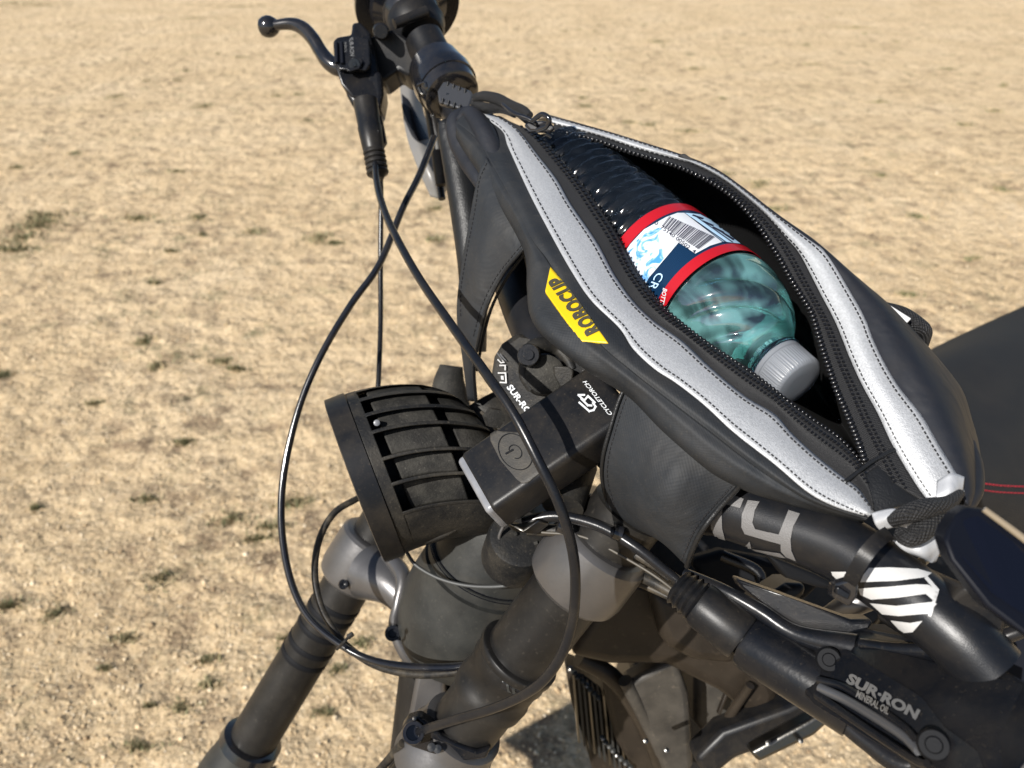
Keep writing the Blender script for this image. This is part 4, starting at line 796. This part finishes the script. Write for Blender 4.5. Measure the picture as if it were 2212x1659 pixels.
obj('button_mark', merge(ring_px(*bm_c, 44, 33, .9, .05, tbu, .0004), ring_px(*bm_c, 17, 13, .9, .12, tbu, .0004, 2.3, 7.2, 24), decal(D5([(1455, 710), (1462, 722), (1520, 690), (1512, 678)]), tbu, .0004, 6)), blackp, bto, smooth=0, kind='stuff')
obj('lettering', text('CYCLETORCH', D6([(1040, 705)])[0], D6([(850, 462)])[0], D6([(1008, 712)])[0], tt_, .0004, bold=.02, cut=4), letter_w, tob, smooth=0, kind='stuff', label='white lettering reading CYCLETORCH')
lg = [[(797, 620), (868, 682), (900, 674), (914, 650), (896, 624)], [(812, 594), (858, 640), (884, 642)], [(792, 568), (832, 606), (860, 574), (908, 620)], [(832, 566), (792, 566)]]
obj('logo', strokes([D6(q) for q in lg], 4.2, tt_), letter_w, tob, smooth=0, kind='stuff')
sidep = bvh(rbox(tcn - ez * .015 + ex * .002, hx_ - .001, hy_ - .0015, .0135, .005, 5))
obj('lettering', text('NIGHT', (1262, 1010), (1310, 976), (1266, 1000), sidep, .0006, bold=.02, cut=4), letter_s, tob, smooth=0, kind='stuff')
obj('mount', merge(lat((1215, 1095, .43), (1240, 1000, .45), [(0, .012), (.03, .014)], 24)), dusty, torch)
obj('mount_foot', plate([(1085, 1125, .425), (1130, 1140, .42), (1165, 1120, .42), (1190, 1132, .425), (1160, 1155, .43), (1110, 1150, .43)], .012), steel, torch, bevel=.002)
# ---------------------------------------------------------------- near brake assembly
hk = [[(1130, 1128, .43, 24), (1200, 1115, .425, 24), (1290, 1135, .415, 24), (1370, 1180, .405, 24), (1440, 1235, .40, 22), (1475, 1262, .398, 20)],
      [(1140, 1145, .44, 26), (1215, 1148, .435, 26), (1310, 1170, .43, 26), (1400, 1212, .42, 26), (1450, 1250, .41, 22)],
      [(1180, 1165, .45, 24), (1260, 1190, .45, 24), (1340, 1225, .445, 24), (1420, 1262, .43, 24), (1500, 1310, .42, 24)],
      [(1200, 1185, .46, 16), (1290, 1222, .46, 16), (1370, 1255, .45, 16), (1450, 1292, .44, 14)],
      [(1480, 1240, .40, 26), (1560, 1275, .385, 30), (1640, 1320, .375, 36), (1720, 1370, .365, 40), (1850, 1400, .35, 60)]]
for i, k_ in enumerate(hk): hose(k_, hose_d if i in (1, 2, 3) else hose_m, 80)
for (x, y, d) in ((1205, 1133, .415), (1325, 1148, .405), (1225, 1155, .425), (1300, 1180, .42)): obj('tape_band', lat((x, y, d + .004), (x + 14, y + 5, d + .004), [(0, .0042), (.0045, .0042)], 20), gloss, bike)
hose([(1170, 1150, .432, 6), (1260, 1160, .424, 6), (1350, 1205, .414, 6), (1430, 1255, .405, 6), (1500, 1315, .40, 6)], mat('pale_wire', (.07, .062, .05), .5), 60, name='wire')
bt2 = [(0, .005)]
s = .001
for i in range(4): bt2 += [(s, .0085 + i * .0004), (s + .0015, .0100 + i * .0004), (s + .003, .0085 + i * .0004)]; s += .0034
L0 = P(1458, 1262, .392); L1 = P(1606, 1378, .376); ll = (L1 - L0).length
bt2 += [(s, .0112), (s + .002, .0118), (ll - .002, .0125), (ll - .0005, .0120), (ll, .0105)]
mn_ = obj('master_cylinder', lathe(P(1590, 1372, .380), P(1800, 1500, .352), [(0, .0085), (.002, .009), (.0021, .0075), (.0035, .0075), (.0036, .009), (.005, .0075), (.0055, .0125), (.009, .0133), (.06, .0138)], 48), satin, bike, label='near brake master cylinder with lettered reservoir cap')
obj('hose_boot', lathe(L0, L1, bt2, 48), blackp, mn_)
rpl = lambda x, y: .362 - .075 * (x - 1740) / 500 - .055 * (y - 1400) / 250 * .8
rp = [(x, y, rpl(x, y)) for x, y in ((1745, 1405), (1765, 1378), (1830, 1385), (2060, 1440), (2230, 1475), (2230, 1640), (2180, 1700), (2040, 1680), (1960, 1640), (1860, 1560), (1762, 1530), (1735, 1490))]
rsv = plate(rp, .035); rso = obj('reservoir', rsv, satin, mn_, bevel=.003); trs = bvh(rsv)
D4 = lambda pts: [(1608.5 + x * .3716, 1042.3 + y * .3716) for x, y in pts]
def rplate(poly, off, th, name, m, parent, bev=.0012):
    a = []
    for x, y in poly:
        h = shot(trs, x, y); h = h if h else shot(trs, min(max(x, 1780), 2180), min(y, 1630)); q = pix(h[0] + h[1] * off); a.append((x, y, q[2]))
    g = plate(a, th); return obj(name, g, m, parent, bevel=bev), g
_, capg = rplate(D4([(395, 930), (560, 950), (1040, 1250), (1170, 1420), (1360, 1560), (1420, 1750), (1020, 1740), (1000, 1660), (400, 1290), (385, 1100)]), .0025, .006, 'reservoir_cap', satin, mn_)
h0 = lambda x, y, o: (x, y, pix(shot(trs, x, y)[0])[2] - o)
for seg_ in ([(430, 1150), (600, 1200), (900, 1400), (1000, 1500)], [(420, 1235), (560, 1330), (800, 1490), (1000, 1620), (1060, 1690)]):
    pts = D4(seg_); obj('cap_rib', tube([(*h0(min(x, 2180), min(y, 1650), .0045), 18) for x, y in pts], 30, 14), satin, mn_, smooth=80)
obj('cap_rib', tube([(*h0(min(x, 2180), min(y, 1650), .0042), 22) for x, y in D4([(440, 1195), (620, 1280), (900, 1455), (1010, 1560)])], 30, 14), mat('cap_grey', (.12, .122, .13), .3, metal=.6), mn_, smooth=80)
capm = bvh(capg)
obj('lettering', text('SUR·RON', D4([(590, 1165)])[0], D4([(1000, 1385)])[0], D4([(620, 1108)])[0], capm, .0006, bold=.05, cut=5), letter_s, mn_, smooth=0, kind='stuff', label='cap lettering reading SUR-RON')
obj('lettering', text('MINERAL OIL', D4([(690, 1278)])[0], D4([(880, 1385)])[0], D4([(705, 1238)])[0], capm, .0045, bold=.03, cut=4), letter_s, mn_, smooth=0, kind='stuff')
for (x, y) in D4([(490, 1030), (1100, 1525)]):
    q = h0(x, y, .0068); o_ = obj('cap_screw', lat((x, y, q[2]), (x, y, q[2] + .02), [(0, .0025), (.0012, .003), (.0012, .0048), (.0025, .0055), (.008, .0058)], 32), matte, mn_)
    obj('screw_drive', lat((x, y, q[2] + .0010), (x, y, q[2] + .02), [(0, 0), (0, .0014), (.001, .0018)], 6), steel, mn_)
obj('lever_perch', plate([(1830, 1375, .355), (1990, 1390, .345), (2212, 1370, .33), (2260, 1380, .33), (2260, 1500, .33), (2060, 1450, .345), (1900, 1430, .35)], .03), navy_m, bike, bevel=.004)
obj('lever_perch', plate([(1848, 1300 + 70, .36), (1880, 1360, .36), (1890, 1340, .358), (1840, 1340, .36), (1700, 1290, .37), (1590, 1250, .385), (1600, 1270, .385), (1690, 1340, .375), (1780, 1392, .36)], .012), satin, bike, bevel=.002)
obj('brake_lever', tube([(2040, 1640, .335, 60), (1950, 1650, .34, 50), (1870, 1600, .345, 40), (1800, 1545, .35, 36), (1750, 1520, .352, 30)], 40, 20), satin, bike, smooth=80, label='near brake lever under the master cylinder')
# cable tie round the bar
zt = [(1922, 1150, .312, 22), (1898, 1166, .304, 24), (1868, 1200, .302, 24), (1842, 1245, .306, 23), (1822, 1282, .314, 22)]
def strap(keys, wpx, th, n=40):
    a = cat([tuple(P(*k[:3])) for k in keys], n); vs, fs = [], []
    for i in range(n):
        p = V(a[i]); T = (V(a[min(i + 1, n - 1)]) - V(a[max(i - 1, 0)])).normalized(); N_ = (CAM - p).normalized(); S = T.cross(N_).normalized() * (wpx / F * .31 / 2); N_ = S.cross(T).normalized()
        if N_.dot(CAM - p) < 0: N_ = -N_
        for q in (p - S, p + S, p + S - N_ * th, p - S - N_ * th): vs.append(q)
    for i in range(n - 1):
        for j in range(4): fs.append((i * 4 + j, i * 4 + (j + 1) % 4, i * 4 + 4 + (j + 1) % 4, i * 4 + 4 + j))
    fs += [(3, 2, 1, 0), (4 * n - 4, 4 * n - 3, 4 * n - 2, 4 * n - 1)]; return vs, fs, None
zo = obj('cable_tie', strap([(k[0], k[1], k[2] - .004, k[3]) for k in zt], 30, .0015), blackp, bike, smooth=50, label='large cable tie round the striped bar')
obj('tie_head', plate([(1803, 1262, .308), (1836, 1252, .304), (1856, 1262, .303), (1852, 1290, .304), (1836, 1312, .306), (1798, 1290, .309)], .006), gloss, zo, bevel=.001)
obj('tie_head', plate([(1806, 1270, .3050), (1812, 1268, .3046), (1838, 1284, .3035), (1832, 1296, .3038), (1806, 1284, .3052)], .003), satin, zo, bevel=.0006)
# display and black block at the right
dsp = plate([(2046, 1146, .262), (2068, 1112, .263), (2092, 1094, .266), (2125, 1098, .268), (2260, 1200, .262), (2260, 1400, .245), (2212, 1370, .247), (2130, 1310, .252), (2055, 1210, .257), (2040, 1165, .260)], .012, V((.2, .8, -.6))); dso = obj('display_unit', dsp, navy_m, bike, bevel=.0016, label='navy display unit at the right edge')
tds = bvh(dsp)
obj('screen', decal([(2066, 1150), (2082, 1122), (2110, 1116), (2212, 1190), (2212, 1330), (2140, 1282), (2078, 1208)], tds, .0006, 8), mat('screen_glass', (.004, .005, .010), .12, spec=.35), dso, smooth=0)
obj('screen_edge', tube([(2125, 1100, .266, 14), (2200, 1155, .262, 16), (2270, 1210, .258, 18)], 12, 12), mat('screen_edge', (.20, .16, .11), .3), dso)
obj('switch_block', plate([(1985, 1392, .312), (2050, 1312, .300), (2085, 1262, .296), (2150, 1290, .292), (2185, 1320, .292), (2170, 1385, .298), (2100, 1420, .303), (2010, 1415, .31)], .04), blackp, bike, bevel=.004)
hose([(1860, 1392, .345, 26), (1950, 1405, .33, 32), (2060, 1402, .315, 34), (2150, 1380, .305, 34), (2240, 1350, .30, 30)], satin, 60, name='cable')
obj('steel_bracket', tube([(1990, 1215, .37, 20), (2020, 1190, .38, 26), (2050, 1190, .38, 24)], 10, 12), steel, bike)
obj('clutch_perch', plate([(2130, 1600, .30), (2212, 1560, .295), (2260, 1560, .295), (2260, 1700, .295), (2160, 1680, .30)], .02), clamp_m, bike, bevel=.003)

# ---------------------------------------------------------------- frame, panels and machinery below
def pl(name, pts, d, th, m, bev=.004, slope=(0, 0), label=None, parent=None):
    return obj(name, plate([(x, y, d + slope[0] * (x - pts[0][0]) / 1000 + slope[1] * (y - pts[0][1]) / 1000) for x, y in pts], th), m, parent or bike, bevel=bev, label=label)
fp = pl('frame_panel', [(1330, 1240), (1420, 1255), (1560, 1330), (1640, 1390), (1690, 1500), (1660, 1580), (1560, 1500), (1440, 1440), (1320, 1440), (1225, 1420)], .58, .05, panel_m, .01, (.02, .10))
pl('frame_panel', [(1400, 1265), (1480, 1300), (1570, 1380), (1600, 1440), (1500, 1430), (1440, 1400), (1425, 1370)], .555, .02, panel_m, .008, (.0, .05))
pl('fairing', [(1348, 1480), (1420, 1440), (1462, 1420), (1490, 1500), (1495, 1560), (1500, 1659), (1460, 1700), (1420, 1640)], .62, .03, panel_g, .006, (.0, .15), label='grey-brown fairing blade beside the radiator')
pl('fairing', [(1300, 1448), (1345, 1480), (1460, 1720), (1400, 1720), (1330, 1600), (1310, 1520)], .66, .02, panel_m, .006, (.0, .15))
pl('battery_cover', [(1500, 1410), (1620, 1430), (1760, 1500), (1780, 1560), (1700, 1600), (1560, 1640), (1500, 1560)], .66, .10, panel_g, .006, (.0, .10))
for i in range(5):
    x = 1590 + i * 26; pl('cover_groove', [(x, 1440), (x + 7, 1442), (x - 33, 1545), (x - 40, 1543)], .652, .006, panel_m, .001)
pl('frame_rail', [(1500, 1640), (1560, 1580), (1700, 1530), (1760, 1500), (1800, 1540), (1700, 1600), (1590, 1640), (1530, 1690)], .60, .03, blackp, .005, (.0, .05))
pl('frame_rail', [(1620, 1625), (1740, 1560), (1790, 1530), (1810, 1545), (1760, 1590), (1640, 1648)], .57, .015, steel, .003)
for (x, y, r_) in ((1800, 1556, .004), (1730, 1600, .0018), (1660, 1605, .002), (1395, 1600, .0018), (1440, 1620, .0018)): obj('frame_bolt', lat((x, y, .555), (x, y, .60), [(0, 0), (.0005, r_), (.03, r_)], 16), steel, bike)
rd = pl('radiator', [(1222, 1445), (1262, 1460), (1340, 1520), (1360, 1659), (1370, 1700), (1290, 1700), (1262, 1600), (1235, 1520)], .70, .05, panel_m, .003, (.0, .15))
for i in range(12):
    x = 1236 + i * 11; y = 1455 + i * 8
    obj('radiator_fin', plate([(x, y, .690), (x + 4, y + 1, .690), (x + 18, y + 150, .71), (x + 14, y + 150, .71)], .02), steel if i % 3 == 0 else can_m, rd)
for i in range(16):
    x = 1232 + i * 8.5 + random.uniform(-2, 2); y = 1443 + (i % 8) * 9 + (i // 8) * 150; obj('radiator_link', lat((x, y, .684), (x + 2, y + 6, .69), [(0, .001), (.001, .0026), (.003, .0026), (.005, .001)], 10), steel if i % 4 == 0 else can_m, rd)
obj('frame_tube', tube([(1250, 1420, .63, 40), (1330, 1470, .64, 40), (1400, 1580, .66, 40), (1450, 1720, .70, 40)], 30, 20), panel_m, bike, smooth=80)
obj('frame_tube', tube([(1350, 1470, .62, 30), (1400, 1560, .64, 34), (1440, 1640, .66, 34), (1470, 1740, .70, 34)], 30, 20), panel_g, bike, smooth=80)
obj('frame_tube', tube([(1620, 1480, .60, 20), (1570, 1560, .62, 22), (1540, 1650, .64, 22)], 20, 16), panel_m, bike, smooth=80)
pl('frame_casting', [(1560, 1350), (1660, 1330), (1740, 1330), (1850, 1350), (1900, 1420), (1830, 1400), (1720, 1380), (1640, 1400)], .50, .03, blackp, .008)
pl('frame_casting', [(1600, 1340), (1640, 1300), (1700, 1262), (1745, 1262), (1740, 1290), (1690, 1320), (1660, 1330)], .49, .03, blackp, .01)
pl('side_cover', [(1490, 1210), (1560, 1190), (1700, 1215), (1780, 1260), (1740, 1300), (1640, 1300), (1600, 1330), (1540, 1290)], .60, .02, matte, .006)
pl('side_cover', [(1660, 1200), (1760, 1240), (1800, 1260), (1790, 1275), (1760, 1268), (1700, 1250)], .46, .015, matte, .003)
obj('frame_tube', tube([(1560, 1200, .56, 26), (1640, 1240, .55, 26), (1620, 1300, .55, 26), (1560, 1340, .56, 22)], 30, 14), satin, bike, smooth=80)
obj('shock_body', tube([(1870, 1400, .46, 46), (1920, 1350, .45, 50), (1960, 1310, .45, 46)], 12, 24), steel, bike, smooth=80)
obj('shock_body', tube([(1790, 1330, .48, 40), (1850, 1300, .47, 56), (1900, 1290, .47, 40)], 12, 24), clamp_m, bike, smooth=80)
obj('shock_spring', tube([(1860, 1290, .455, 10), (1890, 1270, .45, 12), (1910, 1275, .45, 10)], 12, 10), gold, bike)
pl('rear_cover', [(1760, 1380), (1830, 1360), (1880, 1400), (1890, 1450), (1850, 1470), (1760, 1440), (1700, 1400)], .56, .03, panel_m, .006)
pl('motor_case', [(1240, 1060), (1500, 1120), (1900, 1090), (2212, 1180), (2400, 1300), (2400, 1500), (2212, 1480), (1900, 1500), (1700, 1420), (1500, 1400), (1330, 1420), (1250, 1300)], .74, .10, blackp, .01)
pl('engine_cover', [(1370, 1430), (1500, 1400), (1780, 1480), (1800, 1535), (1700, 1590), (1560, 1660), (1500, 1740), (1390, 1740), (1330, 1560)], .80, .08, blackp, .01, (0, .1))
# seat
seat = loft([[(1990, 765, .95), (2060, 730, 1.0), (2160, 684, 1.06), (2300, 622, 1.12)], [(2000, 800, .86), (2080, 770, .90), (2180, 750, .94), (2330, 720, 1.0)], [(2040, 900, .79), (2110, 880, .83), (2200, 880, .84), (2340, 860, .9)], [(2060, 1020, .72), (2120, 1020, .74), (2200, 1020, .77), (2340, 1020, .82)], [(2080, 1100, .72), (2130, 1110, .735), (2200, 1120, .76), (2340, 1130, .8)], [(2080, 1230, .78), (2130, 1240, .80), (2200, 1260, .82), (2340, 1280, .86)]], 50, 10)
so_ = obj('seat', seat, seat_m, bike, solid=.01, smooth=80); tse = bvh(seat)
obj('seat_stitching', merge(stitches([(2095, 1040), (2130, 1046), (2170, 1050), (2230, 1052)], tse, 8, 6, 5, .0015), stitches([(2095, 1052), (2130, 1060), (2170, 1064), (2230, 1066)], tse, 8, 6, 4, .0015)), red_t, so_, kind='stuff', smooth=0)
fwd = V((-.88, -.47, 0)).normalized(); lat_ = V((-.47, .88, 0)); mg = []
for w__ in (-1, -.5, 0, .5, 1): mg.append([tuple(V((-.29, .445, .65)) + fwd * s_ + lat_ * (.085 * w__ * (1 - .3 * abs(s_))) + V((0, 0, -.25 * s_ * s_ - .03 * abs(w__)))) for s_ in (-.05, .04, .12, .22)])
obj('shadow_mudguard', loft(mg, 30, 3, world=True), blackp, bike, solid=.003, smooth=80)  # mostly out of view; placed and widened to throw the ground shadow
# front wheel outside the picture; the mudguard above is added for its ground shadow
ax_ = (NA + fd * .88 + FA + ffd * .82) / 2; wx = (FA - NA); wx = (wx - fd * wx.dot(fd)).normalized()
def torus(c, n, R, r, a=64, b=14):
    u = n.orthogonal().normalized(); v = n.cross(u); vs, fs = [], []
    for i in range(a):
        d = u * math.cos(6.28318 * i / a) + v * math.sin(6.28318 * i / a)
        for j in range(b): vs.append(c + d * (R + r * math.cos(6.28318 * j / b)) + n * r * .9 * math.sin(6.28318 * j / b))
    for i in range(a):
        for j in range(b): fs.append((i * b + j, ((i + 1) % a) * b + j, ((i + 1) % a) * b + (j + 1) % b, i * b + (j + 1) % b))
    return vs, fs, None
whx = V(ax_) ; whx.z = max(.33, min(.36, whx.z))
wh = obj('front_wheel', torus(whx, wx, .275, .045), blackp, bike, smooth=80); obj('rim', torus(whx, wx, .23, .012, 48, 8), steel, wh, smooth=80)
for i in range(18):
    a = i * .349; u = wx.orthogonal().normalized(); v = wx.cross(u); d = u * math.cos(a) + v * math.sin(a); q0, q1 = whx + d * .02, whx + d * .225
    obj('spoke', tube([(*q0, .0015), (*q1, .0015)], 2, 6, world=True), steel, wh)
